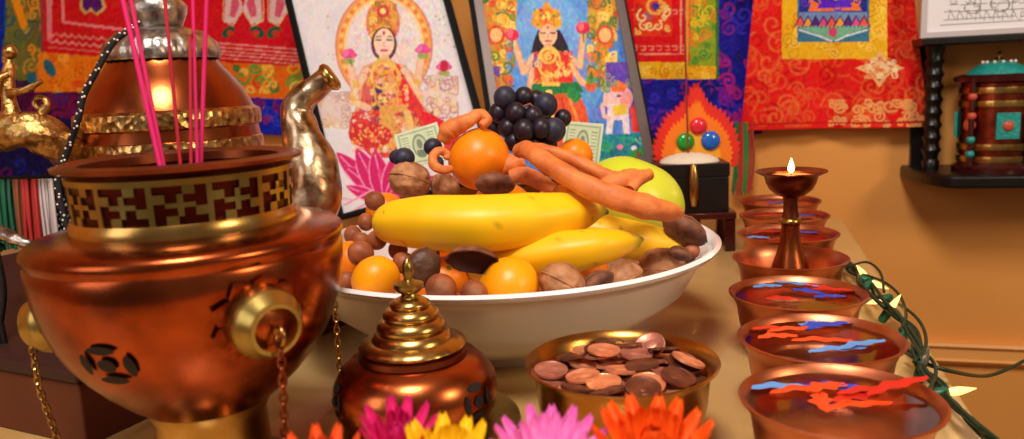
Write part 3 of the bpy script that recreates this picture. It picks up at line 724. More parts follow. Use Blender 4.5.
# ---- pink incense sticks planted in the ash
pink = mat('magenta_incense', (206, 10, 96), .7); pink2 = mat('crimson_incense', (170, 8, 40), .7)
sticks = [((160, 165), (114, -40), .0018, pink, 'thick magenta incense stick, outermost of the slanting pair'), ((163, 162), (122, -45), .0015, pink, 'magenta incense stick slanting just inside the outermost one'),
          ((180, 160), (163, -20), .0013, pink2, 'crimson incense stick standing alone between pink slanting pair and upright cluster'), ((191, 158), (190, 33), .0012, pink2, 'short crimson incense stick with a burnt tan tip'),
          ((197, 158), (192, -35), .0013, pink, 'magenta incense stick just behind the short one'), ((201, 158), (208, -40), .0016, pink, 'magenta incense stick leaning toward the spout')]
zash = z_rim-.012
for i, (b_, t_, r_, m_, lb) in enumerate(sticks):
    dd = PY - .005 + .006*(i % 3)
    p0 = at(*b_, dd); p1 = at(*t_, dd+.01); dirv = (p1-p0); ext = p0 + dirv*((TZ+zash-p0.z)/dirv.z)
    o = thing('incense_stick', lb, 'incense stick', ext, 0, 'pink incense sticks in the copper burner')
    part('stick', MB().tube([(0, 0, 0), p1-ext], r_*.8, 8), m_, o)
    if i == 3: q = part('burnt_tip', MB().tube([(p1-ext)*.985, (p1-ext)*1.02], r_*1.1, 8), mat('burnt_tip', (150, 90, 30), .8), o)

# ================================================================== EWER behind
QD = .64; q0 = at(168, 100, QD); QX, QY = q0.x, q0.y
def ZQ(y): return zat(QX, QY, y)
kq = QD/FPX
BOXH = .05
ew = thing('ewer', 'tall copper ewer with silver lotus neck, embossed curved spout and gilded dragon handle', 'ewer', (QX, QY, TZ+BOXH), 0)
def zq(y): return ZQ(y)-BOXH
R = lambda px: px*kq
part('ewer_body', MB().lathe([(.045, 0), (.047, .006), (.038, .012), (R(70), .06), (R(84), zq(215)), (R(87), zq(175)), (R(85), zq(158)), (R(86), zq(150)), (R(86), zq(142)), (R(84), zq(128)), (R(84.5), zq(118)), (R(82), zq(110)), (R(74), zq(92)), (R(64), zq(78)), (R(55), zq(68)), (R(49), zq(58)), (R(46), zq(48)), (R(30), zq(36))], 96, cap0=True), copper, ew)
for (ya, yb) in ((152, 139), (126, 112)):
    part('embossed_band', MB().lathe([(R(84), zq(ya+2)), (R(87.5), zq(ya)), (R(88), zq((ya+yb)/2)), (R(87), zq(yb)), (R(82), zq(yb-3))], 96), brass_em, ew)
part('lotus_collar', MB().lathe([(R(52), zq(60)), (R(54), zq(54)), (R(51), zq(44)), (R(40), zq(33)), (R(20), zq(27))], 120, wob=lambda a, r, z: r*(1+.035*abs(math.sin(a*14)))), silver_em, ew)
part('neck', MB().lathe([(R(20), zq(30)), (R(22), zq(26)), (R(27), zq(14)), (R(28), zq(6)), (R(22), zq(-2)), (R(16), zq(-6)), (R(16), zq(-12)), (R(26), zq(-20)), (R(30), zq(-26)), (R(14), zq(-40)), (R(4), zq(-50)), (.0005, zq(-54))], 64), silver_em, ew)
# spout
sp = [at(255, 215, QD), at(290, 222, QD-.01), at(312, 200, QD-.02), at(311, 165, QD-.02), at(302, 135, QD-.02), at(297, 114, QD-.02), at(302, 100, QD-.02), at(315, 88, QD-.02), at(330, 77, QD-.02)]
L0 = Vector((QX, QY, TZ+BOXH))
spl = spline([p-L0 for p in sp], 8); rr = lerp_list([R(20), R(26), R(28), R(25), R(18.5), R(16), R(14), R(12), R(11)], len(spl))
part('spout', MB().tube(spl, rr, 32, True, shape=lambda w, t: 1+.03*math.sin(3*w+t*26)+.02*math.sin(5*w-t*40)), mat('gilt_silver_embossed', (214, 190, 158), .30, 1, (136, 96, 66), 90, .45, 90, dist=.0018), ew)
e_ = spl[-1]; d_ = (spl[-1]-spl[-3]).normalized()
part('spout_lip', MB().tube([e_-d_*.004, e_-d_*.001, e_+d_*.002, e_+d_*.004], [R(12), R(14.5), R(14), R(10.5)], 32, True), brass, ew)
# dragon handle to the left
hp = [at(90, 190, QD-.01), at(80, 168, QD-.03), at(60, 145, QD-.05), at(35, 132, QD-.06), at(8, 131, QD-.06), at(-25, 140, QD-.06), at(-48, 165, QD-.06), at(-40, 210, QD-.06)]
hs = spline([p-L0 for p in hp], 8); rr = lerp_list([R(9), R(13), R(17), R(17), R(17), R(14), R(10), R(5)], len(hs))
gilt = mat('gilt_dragon', (222, 180, 108), .34, 1, (140, 92, 50), 110, .8, 120, dist=.003)
hd = part('dragon_handle', MB().tube(hs, rr, 32, True, shape=lambda w, t: 1+.10*math.sin(4*w+t*30)), gilt, ew)
cr = [at(40+7*math.cos(w)*(1-w/12), 104-7*math.sin(w)*(1-w/12), QD-.06)-L0 for w in [i*.35-1.3 for i in range(22)]]
part('curl', MB().tube(spline([at(38, 124, QD-.06)-L0]+cr, 2), lerp_list([R(4), R(3), R(2.6), R(2)], 45), 10), gilt, hd)
fg = [at(12, 118, QD-.06)-L0, at(9, 100, QD-.06)-L0, at(7, 84, QD-.06)-L0, at(9, 68, QD-.06)-L0, at(10, 60, QD-.06)-L0]
fb = MB().tube(spline(fg, 5), lerp_list([R(9), R(6), R(7), R(5), R(3)], 21), 16)
fb.ball(at(10, 52, QD-.06)-L0, R(6.5)); fb.tube([p-L0 for p in spline([at(8, 92, QD-.065), at(22, 91, QD-.07), at(33, 86, QD-.07), at(42, 81, QD-.07)], 5)], lerp_list([R(3.5), R(3), R(2)], 16), 10)
fb.tube([p-L0 for p in spline([at(8, 74, QD-.065), at(-6, 82, QD-.07), at(-12, 96, QD-.07)], 5)], R(3), 10)
part('crest_ornament', fb, gilt, hd)
part('lower_curl', MB().tube([p-L0 for p in spline([at(-45, 222, QD-.06), at(-10, 230, QD-.08), at(18, 240, QD-.09), at(36, 247, QD-.09)], 6)], lerp_list([R(5), R(7), R(5), R(2)], 19), 14, shape=lambda w, t: 1+.2*math.sin(w+t*40)), silver_em, hd)
# beaded cord draped on the ewer
cp = [at(138, 22, QD-.075), at(126, 32, QD-.075), at(112, 44, QD-.08), at(96, 72, QD-.085), at(84, 95, QD-.085), at(78, 120, QD-.085), at(68, 150, QD-.08), at(58, 176, QD-.08), at(62, 210, QD-.08), at(72, 240, QD-.08)]
c0 = cp[-1].copy(); cs = spline([p-c0 for p in cp], 12)
cord = thing('beaded_cord', 'black cord flecked with white beads draped down the side of the ewer', 'cord', c0)
part('cord', MB().tube(cs, .0022, 8), mat('black_cord', (16, 12, 18), .8), cord)
bd = MB()
for i in range(0, len(cs), 2):
    w = i*.9; bd.ball(cs[i]+Vector((math.cos(w)*.0014, -.0016, math.sin(w)*.0014)), .0009, 8, 6)
part('bead_strand', bd, mat('white_bead', (216, 206, 196), .5), cord)
# wooden riser under the ewer
rz_ = math.radians(-26)
rc = onz(36, 439, 0)
Mr = Matrix.Rotation(rz_, 4, 'Z')
rs_ = thing('wooden_box', 'low dark red-brown wooden box supporting the ewer behind the big burner', 'box', (QX, QY, TZ), rz_)
part('box_body', MB().box(-.36, .075, -.16, .26, 0, BOXH-.008), mat('red_brown_wood', (104, 44, 26), .45, 0, (84, 34, 22), 14), rs_, False, bevel=.002)
part('lid', MB().box(-.362, .077, -.162, .262, BOXH-.0075, BOXH), mat('dark_box_lid', (46, 22, 20), .5), rs_, False, bevel=.002)
# striped fringed cloth at the far left
fr_ = thing('fringed_scarf', 'striped green, rust and white fringed scarf with a dark woven band', 'scarf', at(30, 235, .60))
o_ = Vector(fr_.location)
for (x0, x1, cc, nm) in ((-14, 12, (20, 90, 60), 'green'), (12, 22, (130, 70, 40), 'brown'), (22, 38, (170, 40, 36), 'rust red'), (38, 52, (190, 176, 176), 'pale grey')):
    mb = MB()
    for j in range(int((x1-x0)*1.1)):
        x = random.uniform(x0, x1); dz = random.uniform(-.006, .006)
        pts = [at(x, 180-x*.02, .60+dz), at(x+2+random.uniform(-1, 1), 205, .597+dz), at(x+6+random.uniform(-2, 2), 246+random.uniform(-6, 6), .60+dz)]
        mb.tube([p-o_ for p in spline(pts, 4)], .0012, 6)
    q = part('fringe', mb, mat('fringe_'+nm.replace(' ', '_'), cc, .8), fr_); q['label'] = nm + ' fringe threads'
S = Sheet(at(58, 252, .61), at(86, 246, .61), at(50, 176, .61), at(84, 172, .61), 60, 100, (22, 24, 40), .002, (0, -1, 0))
for i in range(14):
    for j in range(6): S.ell(52+i*2.5+j*.5, 180+(i*5+j*12) % 72, .9, 1.3, (190, 186, 190))
S.line([(70, 236), (80, 214), (88, 206)], 1.6, (200, 190, 190)); S.build('woven_band', attr_cloth, fr_, .002)
part('hanging_loop', MB().tube([p-o_ for p in spline([at(-14, 179, .60), at(30, 178, .60), at(84, 173, .61)], 5)], .002, 8), mat('black_cord', (16, 12, 18), .8), fr_)
# dark cables at the far left edge
mbw = [MB(), MB()]
cb = thing('power_cable', 'pair of thin black cables running down beside the burner', 'cable', at(10, 439, .55))
for i, pts in enumerate(([(-14, 250), (-4, 300), (6, 350), (8, 400), (2, 460)], [(-6, 240), (4, 290), (0, 340), (12, 390), (10, 460)])):
    part('cable', MB().tube([p-cb.location for p in spline([at(x, y, .56) for x, y in pts], 6)], .002, 8), blackwood, cb)

# ================================================================== COPPER STUPA-SHAPED LID
BX_, BY_ = at(411, 400, .435).x, .435
kb_ = BY_/FPX
def ZB(y): return zat(BX_, BY_, y)
bell = thing('burner_lid', 'copper dome with stepped brass rings and a brass knob on a flat base plate', 'burner', (BX_, BY_, TZ), 0)
part('pedestal', MB().lathe([(.0005, 0), (.046, 0), (.047, .003), (.040, .008), (.040, .018), (.050, .022)], 80), copper_dk, bell)
part('base_plate', MB().lathe([(.0005, .021), (.057, .021), (.0595, .0225), (.059, .0245), (.048, .0262), (.001, .0262)], 80), gold_green, bell)
zt = ZB(352)
dome = [(.0405, .026), (.0450, .034), (.0468, .043), (.0458, .051), (.0415, .058), (.0360, .0630), (.0305, zt-.002), (.0285, zt)]
part('dome', MB().lathe(dome, 96), copper, bell)
B = lambda px: px*kb_
part('lip_ring', MB().lathe([(.0285, zt-.002), (.0308, zt-.001), (.0305, zt+.002), (.028, zt+.003)], 80), copper_dk, bell)
part('flange', MB().lathe([(.020, zt+.0025), (B(53), zt+.003), (B(55.5), zt+.0048), (B(54), zt+.0065), (B(44), zt+.0085), (B(40), zt+.009)], 96, wob=lambda a, r, z: r*(1+.012*abs(math.sin(a*11)))), brass, bell)
steps = [(43, 344, 329), (36, 329, 317), (29, 317, 306), (21, 306, 297)]
for (w_, ya, yb) in steps:
    z0, z1 = ZB(ya), ZB(yb)
    part('step_ring', MB().lathe([(B(w_-9), z0-.001), (B(w_-1), z0), (B(w_), z0+.001), (B(w_-.3), z0+(z1-z0)*.45), (B(w_-4.5), z1-.0012), (B(w_-9), z1), (B(w_-10), z1)], 72), brass, bell)
part('knob', MB().lathe([(B(12), ZB(298)), (B(9), ZB(296)), (B(8), ZB(293)), (B(12), ZB(291)), (B(15.5), ZB(287)), (B(15), ZB(283)), (B(8), ZB(281)), (B(4.5), ZB(279)), (B(4.2), ZB(277)), (B(6.3), ZB(272)), (B(5.8), ZB(266)), (B(3), ZB(260)), (.0002, ZB(258))], 48), gold_green, bell)
def bframe(a0, z0):
    def f_(x, y):
        z = z0+y; r_ = float(np.interp(z, [p[1] for p in dome], [p[0] for p in dome]))+.0006; a = a0+x/r_
        return (r_*math.cos(a), r_*math.sin(a), z)
    return f_
cutout('flower_opening', bframe(-PI/2+.92, .046), flower_cut, bell, .72)
cutout('flower_opening', bframe(-PI/2-1.15, .046), flower_cut, bell, .72)

# ================================================================== COIN BOWL
KX, KY = at(621, 363, .45).x, at(621, 363, .45).y
cb_ = thing('coin_bowl', 'small brass bowl filled with copper coins', 'bowl', (KX, KY, TZ), 0)
zc = zat(KX, KY, 362); rc_ = .0545
part('bowl_body', MB().lathe([(.0005, .003), (.030, .002), (.032, 0), (.034, .0), (.034, .003), (.040, .010), (.045, .022), (.0475, .034), (.049, zc-.005), (rc_-.0005, zc), (rc_, zc+.001), (rc_-.001, zc+.0016), (.0485, zc-.002), (.046, .034), (.043, .022), (.038, .011), (.03, .006), (.0005, .005)], 96), mat('thin_brass', (196, 142, 66), .25, 1, (160, 108, 54), 30, .1, 60), cb_)
coin_cols = {'bright': mat('bright_copper_coin', (252, 176, 134), .3, .6, (238, 150, 108), 120, .5, 300, dist=.0006), 'dull': mat('dull_bronze_coin', (140, 84, 62), .38, .65, (104, 60, 46), 120, .5, 300, dist=.0006), 'pink': mat('rosy_worn_coin', (206, 140, 120), .42, .6, (176, 108, 92), 120, .5, 300, dist=.0006)}
def coin_mb():
    r = .0095
    mb = MB().lathe([(.0001, 0), (r, 0), (r, .0014), (r-.0007, .00155), (r-.001, .0013), (.0001, .0013)], 40)
    # low relief: a worn profile bust, no lettering
    mb.ball((0, .0006, .0013), (.0034, .0042, .0005), 16, 8); mb.ball((.0006, -.0046, .0012), (.0045, .002, .0004), 16, 8)
    return mb
coin_me = {k_: coin_mb().mesh('coin', m_) for k_, m_ in coin_cols.items()}
zs = zc - .0045
def coin(px, py, dz, kind, tx, ty, label, group='coins in the brass bowl'):
    p = onz(px, py, zs+dz)
    o = tag(bpy.data.objects.new('coin', coin_me[kind]), label, 'coin', group); C.objects.link(o)
    o.location = p; o.rotation_euler = (tx, ty, random.uniform(0, 6))
    return o
# bed of half-buried coins
random.seed(4)
for ring, (nr, rad, dz) in enumerate(((10, .036, -.0075), (6, .021, -.006), (3, .007, -.005), (12, .0375, -.0040), (7, .024, -.0022), (3, .009, -.002))):
    for i in range(nr):
        a = 2*PI*i/nr+ring*.4
        o = tag(bpy.data.objects.new('coin', coin_me[('dull', 'pink', 'bright')[(i+ring) % 3]]), 'copper coin half buried beneath the uppermost coins in the brass bowl', 'coin', 'half-buried coins'); C.objects.link(o)
        o.location = (KX+rad*math.cos(a), KY+rad*math.sin(a), TZ+zs+dz); o.rotation_euler = (random.uniform(-.2, .2), random.uniform(-.2, .2), a)
coins = [
 (551, 371, .0010, 'pink', .10, .10, 'rosy worn coin by itself at the side of the bowl nearest the dome lid'),
 (583, 377, .0005, 'bright', .1, 0, 'bright coin lying beside the rosy worn one'), (578, 389, -.0005, 'dull', .25, 0, 'small brown coin against the front rim below the bright one'),
 (604, 384, .0000, 'bright', .15, 0, 'bright copper coin under the front middle brown coin'), (607, 392, .0012, 'dull', .3, 0, 'brown coin touching the front rim, middle'),
 (572, 357, .0022, 'dull', .1, -.2, 'brown coin standing out behind the bright stack'), (588, 352, .0030, 'bright', .05, 0, 'bright coin under the top of the stack'), (596, 355, .0030, 'pink', .0, .05, 'rosy coin low in the stack'), (600, 350, .0048, 'dull', 0, 0, 'dull coin just below the topmost bright coin'), (604, 351, .0064, 'bright', .05, .03, 'bright copper coin topmost on the stack'),
 (626, 346, .0026, 'dull', .1, .1, 'dull coin at the back between stack and rosy coin'), (642, 366, .0028, 'dull', .05, -.1, 'dull dark coin alone in the centre'), (622, 371, .0010, 'bright', .1, .1, 'bright coin between the stack and the front brown coin'),
 (648, 384, .0006, 'bright', .2, 0, 'bright coin under the large front brown coin'), (643, 389, .0022, 'dull', .28, -.05, 'large-looking brown coin leaning on the front rim'), (668, 374, .0010, 'pink', .1, .2, 'rosy coin half under the brown front coins'),
 (650, 346, .0020, 'pink', .3, .5, 'rosy coin tilted steeply at the back'), (664, 350, .0036, 'dull', .2, .3, 'brown coin tilted at the back near the steep rosy one'), (678, 378, .0018, 'dull', .15, -.2, 'brown coin against the side rim facing the water bowls'),
 (688, 361, .0050, 'bright', .2, .35, 'bright coin raised on the side facing the water bowls'), (684, 364, .0030, 'dull', .2, .35, 'brown coin beneath the raised bright one'), (611, 343, .0020, 'dull', .15, 0, 'brown coin by the back rim'), (636, 355, .0022, 'pink', .1, 0, 'rosy coin behind the dark central coin')]
for c in coins: coin(*c)

# ================================================================== WHITE BOWL AND OFFERINGS
OX, OY = -.0085, .65
wb = thing('serving_bowl', 'large white porcelain bowl heaped with fruit and nuts', 'bowl', (OX, OY, TZ), 0)
zr_ = zat(OX, OY, 243); RB = .1755
part('bowl_body', MB().lathe([(.0005, .004), (.060, .004), (.064, 0), (.070, 0), (.072, .006), (.095, .014), (.125, .030), (.148, .048), (.162, zr_-.010), (.169, zr_-.004), (RB-.0015, zr_-.002), (RB, zr_+.001), (RB-.003, zr_+.003), (RB-.008, zr_+.001), (.158, zr_-.010), (.144, .048), (.122, .034), (.092, .019), (.0005, .012)], 128), porcelain, wb)
def rough(seed, amp, fr, ridge=0):
    off = Vector((seed*3.1, seed*1.7, seed*.9))
    def f_(d):
        k = 1 + amp*noise.noise(d*fr+off) + amp*.5*noise.noise(d*fr*2.3+off)
        if ridge: k += ridge*math.exp(-(d.y/.10)**2)
        return k
    return f_
INNER = [(.158, zr_-.010), (.144, .048), (.122, .034), (.092, .019), (.0, .012)]
INNER = [(RB-.004, zr_+.003)] + INNER
def fit(px, py, d, rpx, k=1.0):
    for _ in range(60):
        p = at(px, py, d); rho = math.hypot(p.x-OX, p.y-OY); z = p.z-TZ; r = rpx*d/FPX*k
        m = 1e9
        for (x0, y0), (x1, y1) in zip(INNER[:-1], INNER[1:]):
            dx, dy = x1-x0, y1-y0; t = max(0, min(1, ((rho-x0)*dx+(z-y0)*dy)/(dx*dx+dy*dy))); m = min(m, math.hypot(rho-x0-t*dx, z-y0-t*dy))
        wall = float(np.interp(rho, [q[0] for q in reversed(INNER)], [q[1] for q in reversed(INNER)]))
        if z > wall and m >= r and (rho < RB-.004): return d
        d += .002 if p.y < OY+.02 else -.002
    return d
def orange(px, py, d, rpx, m, label, grp='oranges in the bowl', seed=1, squash=.94, cat='orange', tilt=(0, 0)):
    d = fit(px, py, d, rpx)
    r = rpx*d/FPX; p = at(px, py, d)
    o = thing('orange', label, cat, p, 0, grp); o.rotation_euler = (tilt[0], tilt[1], seed)
    def f_(D):
        return (1 - .06*math.exp(-((1-D.z)/.03)))*(1+.012*noise.noise(D*2+Vector((seed, 0, 0))))
    part('peel', MB().ball((0, 0, 0), (r, r, r*squash), 48, 32, f_), m, o)
    part('stem_scar', MB().lathe([(.0001, r*squash*.955), (.0016, r*squash*.955), (.0022, r*squash*.94)], 10), mat('stem_green', (120, 120, 40), .8), o)
    return o
orange(479, 159, .645, 31, orange_m, 'largest orange, on top of the heap beside the grapes', seed=2, squash=1.0, tilt=(-.5, .3))
orange(575, 156, .72, 18, orange_m, 'orange half hidden behind the dark grapes and folded banknote', seed=3, tilt=(.8, 0))
orange(376, 280, .535, 25, orange_y, 'golden orange at the rim beside the copper burner', seed=4, tilt=(.9, .2))
orange(509, 288, .520, 32, orange_y, 'golden orange at the front rim under the upper banana', seed=5, tilt=(.9, -.2))
orange(447, 278, .575, 23, orange_m, 'orange sunk behind the front hazelnuts below the banana', seed=6, tilt=(.7, .5))
orange(352, 262, .60, 22, orange_m, 'orange tucked beside the copper burner under small nuts', seed=8, tilt=(.7, .5))
orange(386, 212, .68, 20, orange_m, 'orange peeking out behind the round end of the upper banana', seed=9, tilt=(.7, .5))
# hidden fruit that carries the heap
for i, (dx, dy, z, r) in enumerate(((0, 0, .048, .032), (.06, .03, .050, .030), (-.06, .02, .050, .031), (.03, .07, .055, .030), (-.035, .07, .055, .030), (.0, .045, .100, .029), (-.045, .03, .095, .024), (.05, .04, .098, .026))):
    o = thing('orange', 'orange buried inside the heap under bananas and nuts', 'orange', (OX+dx, OY+dy, TZ+z), i, 'buried oranges')
    part('peel', MB().ball((0, 0, 0), (r, r, r*.95), 32, 20), orange_m, o)
# green fruit
gm = thing('green_apple', 'yellow-green smooth fruit behind the long root at the bowl side', 'fruit', at(632, 198, .68)); rg = 47*.68/FPX
part('skin', MB().ball((0, 0, 0), (rg*1.12, rg, rg*.86), 48, 32, lambda D: 1+.03*D.x-.05*math.exp(-(1-D.z)/.05)).xf(Matrix.Rotation(.45, 4, 'Y')), mango_m, gm)
part('stem', MB().tube([(.004, 0, rg*.8), (.006, 0, rg*.8+.004), (.007, 0, rg*.8+.007)], [.0016, .0013, .0018], 8), brazil_m, gm)
# bananas
def banana(pts, rads, label, yel=(246, 200, 16), tipcol=(110, 140, 30), start=(236, 190, 30)):
    P_ = [at(*p) for p in pts]; c = sum(P_, Vector())/len(P_)
    o = thing('banana', label, 'banana', c, 0, 'bananas in the bowl')
    sp_ = spline([p-c for p in P_], 10); n = len(sp_); rr = lerp_list(rads, n)
    mb = MB().tube(sp_, rr, 30, True, shape=lambda w, t: 1+.035*math.cos(5*w))
    me = bpy.data.meshes.new('skin'); me.from_pydata(mb.v, [], mb.f); me.update()
    a = me.color_attributes.new('Col', 'FLOAT_COLOR', 'POINT')
    for i in range(len(mb.v)):
        t = (i//30)/(n-1); col = np.array(yel, float)
        col = col*(1+.03*noise.noise(Vector(mb.v[i])*60))
        g = max(0, (t-.80)/.2); col = col*(1-g)+np.array(tipcol)*g
        g = max(0, (.1-t)/.1); col = col*(1-g)+np.array(start)*g
        if noise.noise(Vector(mb.v[i])*260) > .60: col = col*.8
        a.data[i].color = lin(np.clip(col, 0, 255))
    me.polygons.foreach_set('use_smooth', [True]*len(me.polygons)); me.materials.append(attr_banana)
    link('skin', me, o)
    e = sp_[-1]; d = (sp_[-1]-sp_[-2]).normalized(); part('tip', MB().tube([e-d*.001, e+d*.002, e+d*.005], [rads[-1]*.9, rads[-1]*.6, rads[-1]*.5], 10), brazil_m, o)
    e = sp_[0]; d = (sp_[0]-sp_[1]).normalized(); part('blossom_end', MB().tube([e-d*.001, e+d*.0015], [rads[0]*.9, rads[0]*.4], 10), brazil_m, o)
    return o
kk = .57/FPX
banana([(380, 224, .575), (395, 223, .57), (430, 223, .562), (480, 224, .555), (530, 220, .56), (570, 214, .57), (594, 210, .585), (602, 211, .59)], [14*kk, 22*kk, 27*kk, 28*kk, 26.5*kk, 21*kk, 11*kk, 6*kk], 'uppermost banana, longest and brightest, lying across the front of the heap', yel=(248, 196, 18))
banana([(470, 268, .575), (495, 264, .57), (530, 258, .56), (570, 252, .553), (605, 246, .552), (628, 242, .56), (638, 240, .57)], [12*kk, 17*kk, 21*kk, 21*kk, 17*kk, 10*kk, 5*kk], 'middle banana with green tip, below the uppermost one', yel=(246, 186, 14))
banana([(560, 226, .63), (590, 230, .625), (620, 238, .62), (650, 244, .615), (672, 247, .61), (684, 246, .61)], [14*kk, 20*kk, 22*kk, 21*kk, 15*kk, 7*kk], 'banana at the side under the long root, its tip greenish', yel=(240, 186, 30), tipcol=(190, 180, 50))
# nuts
def nut(kind, px, py, d, rpx, label, rot=(0, 0, 0), asp=(1, .86, .9), seed=1):
    d = fit(px, py, d, rpx*(.75 if kind == 'brazil' else .95))
    r = rpx*d/FPX; p = at(px, py, d)
    if kind == 'walnut':
        o = thing('walnut', label, 'walnut', p, 0, 'walnuts in the bowl'); o.rotation_euler = rot
        part('shell', MB().ball((0, 0, 0), (r*asp[0], r*asp[1], r*asp[2]), 44, 28, rough(seed, .10, 3.4, 0)), walnut_m, o)
        sm = [Vector((r*asp[0]*1.01*math.cos(w), 0, r*asp[2]*1.01*math.sin(w))) for w in [i*2*PI/28 for i in range(29)]]
        part('seam', MB().tube(sm, r*.045, 8, False), walnut_m, o)
    elif kind == 'brazil':
        o = thing('brazil_nut', label, 'brazil nut', p, 0, 'brazil nuts in the bowl'); o.rotation_euler = rot
        pts = [(-1, 0, -.05), (-.7, 0, .1), (0, 0, .22), (.7, 0, .1), (1, 0, -.05)]
        part('shell', MB().tube([Vector(q)*r for q in pts], [r*.15, r*.5, r*.62, r*.45, r*.12], 24, True, shape=lambda w, t: 1-.22*math.cos(3*w)+.05*math.sin(7*w+9*t)), brazil_m, o, sub=1)
        part('ridge', MB().tube([Vector(q)*r+Vector((0, 0, r*k_)) for q, k_ in zip(pts, (.12, .38, .46, .34, .1))], r*.06, 8), brazil_m, o)
    else:
        o = thing('hazelnut', label, 'hazelnut', p, 0, 'hazelnuts in the bowl'); o.rotation_euler = rot
        part('shell', MB().ball((0, 0, 0), (r, r*.92, r*1.02), 30, 20, lambda D: 1+.10*max(0, D.z)**4), hazel_m, o)
        part('scar', MB().ball((0, 0, -r*.12), (r*.86, r*.8, r*.93), 24, 14, lambda D: 1 if D.z < .2 else .8), hazelcap_m, o)
    return o
nut('walnut', 410, 180, .62, 21, 'walnut on top of the heap beside the banknote and dark grapes', (1.2, .3, 0), seed=2)
nut('walnut', 562, 283, .515, 23, 'walnut at the front rim between golden orange and Brazil nut', (1.4, .6, .2), (1, .9, 1), seed=3)
nut('walnut', 624, 279, .53, 20, 'smaller walnut between the two Brazil nuts at the rim', (1.3, -.3, .4), seed=4)
nut('walnut', 661, 269, .545, 24, 'walnut near the rim under the side banana', (1.5, .2, .9), (1.05, .9, .92), seed=5)
nut('walnut', 445, 187, .63, 15, 'squat brown walnut under the orange and ginger knob', (.4, .9, .2), seed=6)
nut('walnut', 684, 258, .61, 11, 'small walnut wedged against the rim beyond the side banana', (.4, .3, 0), seed=7)
nut('walnut', 557, 166, .67, 17, 'brown walnut tucked under the long forked root', (.4, .3, 0), (1.3, .9, .7), seed=8)
osh = thing('nut_shell', 'half nut shell with dark hollow side, between golden orange and the upper banana', 'nut shell', at(473, 262, .522)); osh.rotation_euler = (-.95, .22, .12)
ro = 28*.522/FPX
part('outer_shell', MB().lathe([(.0002, ro*.62), (ro*.35, ro*.58), (ro*.68, ro*.42), (ro*.9, ro*.18), (ro, -.0), (ro*.93, -.0004)], 48, wob=lambda a, r, z: r*(1+.03*math.sin(a*7)+.02*math.sin(a*17))).xf(Matrix.Diagonal((1, .62, 1, 1)).to_4x4()), brazil_m, osh)
part('hollow', MB().lathe([(ro*.94, -.0003), (ro*.8, ro*.12), (ro*.5, ro*.3), (.0002, ro*.38)], 48).xf(Matrix.Diagonal((1, .62, 1, 1)).to_4x4()), mat('dark_nut_inside', (74, 24, 20), .6), osh)
nut('brazil', 598, 285, .522, 19, 'Brazil nut at the front rim between two walnuts', (0, -.5, .2), seed=4)
nut('brazil', 684, 232, .60, 24, 'long Brazil nut lying by the fruit and the side rim', (0, .5, -.3), seed=5)
nut('brazil', 698, 247, .59, 15, 'small dark Brazil nut standing on end at the side rim', (.3, 1.3, 0), seed=6)
nut('brazil', 495, 186, .61, 20, 'dark Brazil nut lying between the big orange and upper banana', (0, .1, 0), seed=8)
nut('brazil', 680, 255, .575, 12, 'stubby Brazil nut beside the walnut under the side banana', (.3, .4, 0), seed=9)
hz_ = [(441, 288, .50, 16, 'reddish hazelnut at the front rim beside the domed knob'), (474, 293, .498, 14, 'pale-scarred hazelnut against the front rim, beside golden orange'), (421, 268, .505, 0, ''),
       (375, 201, .64, 10, 'hazelnut behind the blunt end of the upper banana'), (361, 254, .57, 13, 'reddish hazelnut above the golden orange by the burner'), (377, 240, .58, 10, 'hazelnut next to the upper banana, above the golden orange'), (362, 241, .60, 9, 'small pale hazelnut tucked behind the reddish one'), (366, 222, .62, 9, 'dark hazelnut near the edge of the upper banana'), (353, 235, .62, 9, 'dark hazelnut beside the burner, above the others'), (384, 222, .615, 8, 'hazelnut touching the banana end'), (347, 283, .565, 12, 'hazelnut low at the rim by the burner'), (404, 263, .565, 11, 'hazelnut between golden orange and brown nutmeg'), (398, 250, .58, 10, 'hazelnut below the upper banana by the nutmeg'), (430, 252, .58, 10, 'hazelnut under the upper banana, beside the nutmeg'), (692, 251, .60, 8, 'orange-brown hazelnut at the side rim')]
for i, (x, y, d, r, lb) in enumerate(hz_):
    if r: nut('hazel', x, y, d, r, lb, (random.uniform(-1, 1), random.uniform(-1, 1), random.uniform(0, 3)) if i > 1 else (-1.9, .3, 0))
nm_ = single('nutmeg', MB().ball((0, 0, 0), (18*.51/FPX, 13*.51/FPX, 21*.51/FPX), 40, 26, rough(4, .06, 4)), mat('nutmeg_shell', (92, 56, 38), .5, 0, (70, 40, 28), 120, .5, 200), 'dark brown nutmeg showing just behind the brass knob', 'nutmeg', at(423, 268, .515), (0, .5, .5))
# forked root
def root(paths, label, name='dried_root', m=ginger_m):
    c = at(*paths[0][0][0]); mb = MB()
    for pts, rads in paths:
        s3 = spline([at(*p)-c for p in pts], 7); rr = lerp_list([q*pts[0][2]/FPX for q in rads], len(s3))
        mb.tube(s3, rr, 18, True, shape=lambda w, t: 1+.05*math.sin(3*w+t*14)+.04*math.sin(t*55))
    o = tag(link(name, mb.mesh(name, m), None, c), label, 'root', 'dried roots on the fruit'); return o
root([([(516, 152, .60), (526, 150, .592), (545, 162, .575), (575, 180, .56), (610, 196, .55), (645, 207, .55), (672, 212, .56), (682, 214, .565)], [5, 9, 9.5, 10, 11, 12, 9, 3]),
      ([(518, 151, .605), (540, 150, .60), (570, 158, .595), (598, 172, .59), (616, 180, .585)], [7, 7, 6.5, 7, 8]),
      ([(600, 190, .565), (618, 182, .57), (634, 178, .575), (648, 176, .58)], [8, 11, 10, 5]),
      ([(630, 190, .565), (640, 178, .572), (650, 174, .578)], [6, 7, 6])], 'long forked orange-brown root draped over bananas and green fruit')
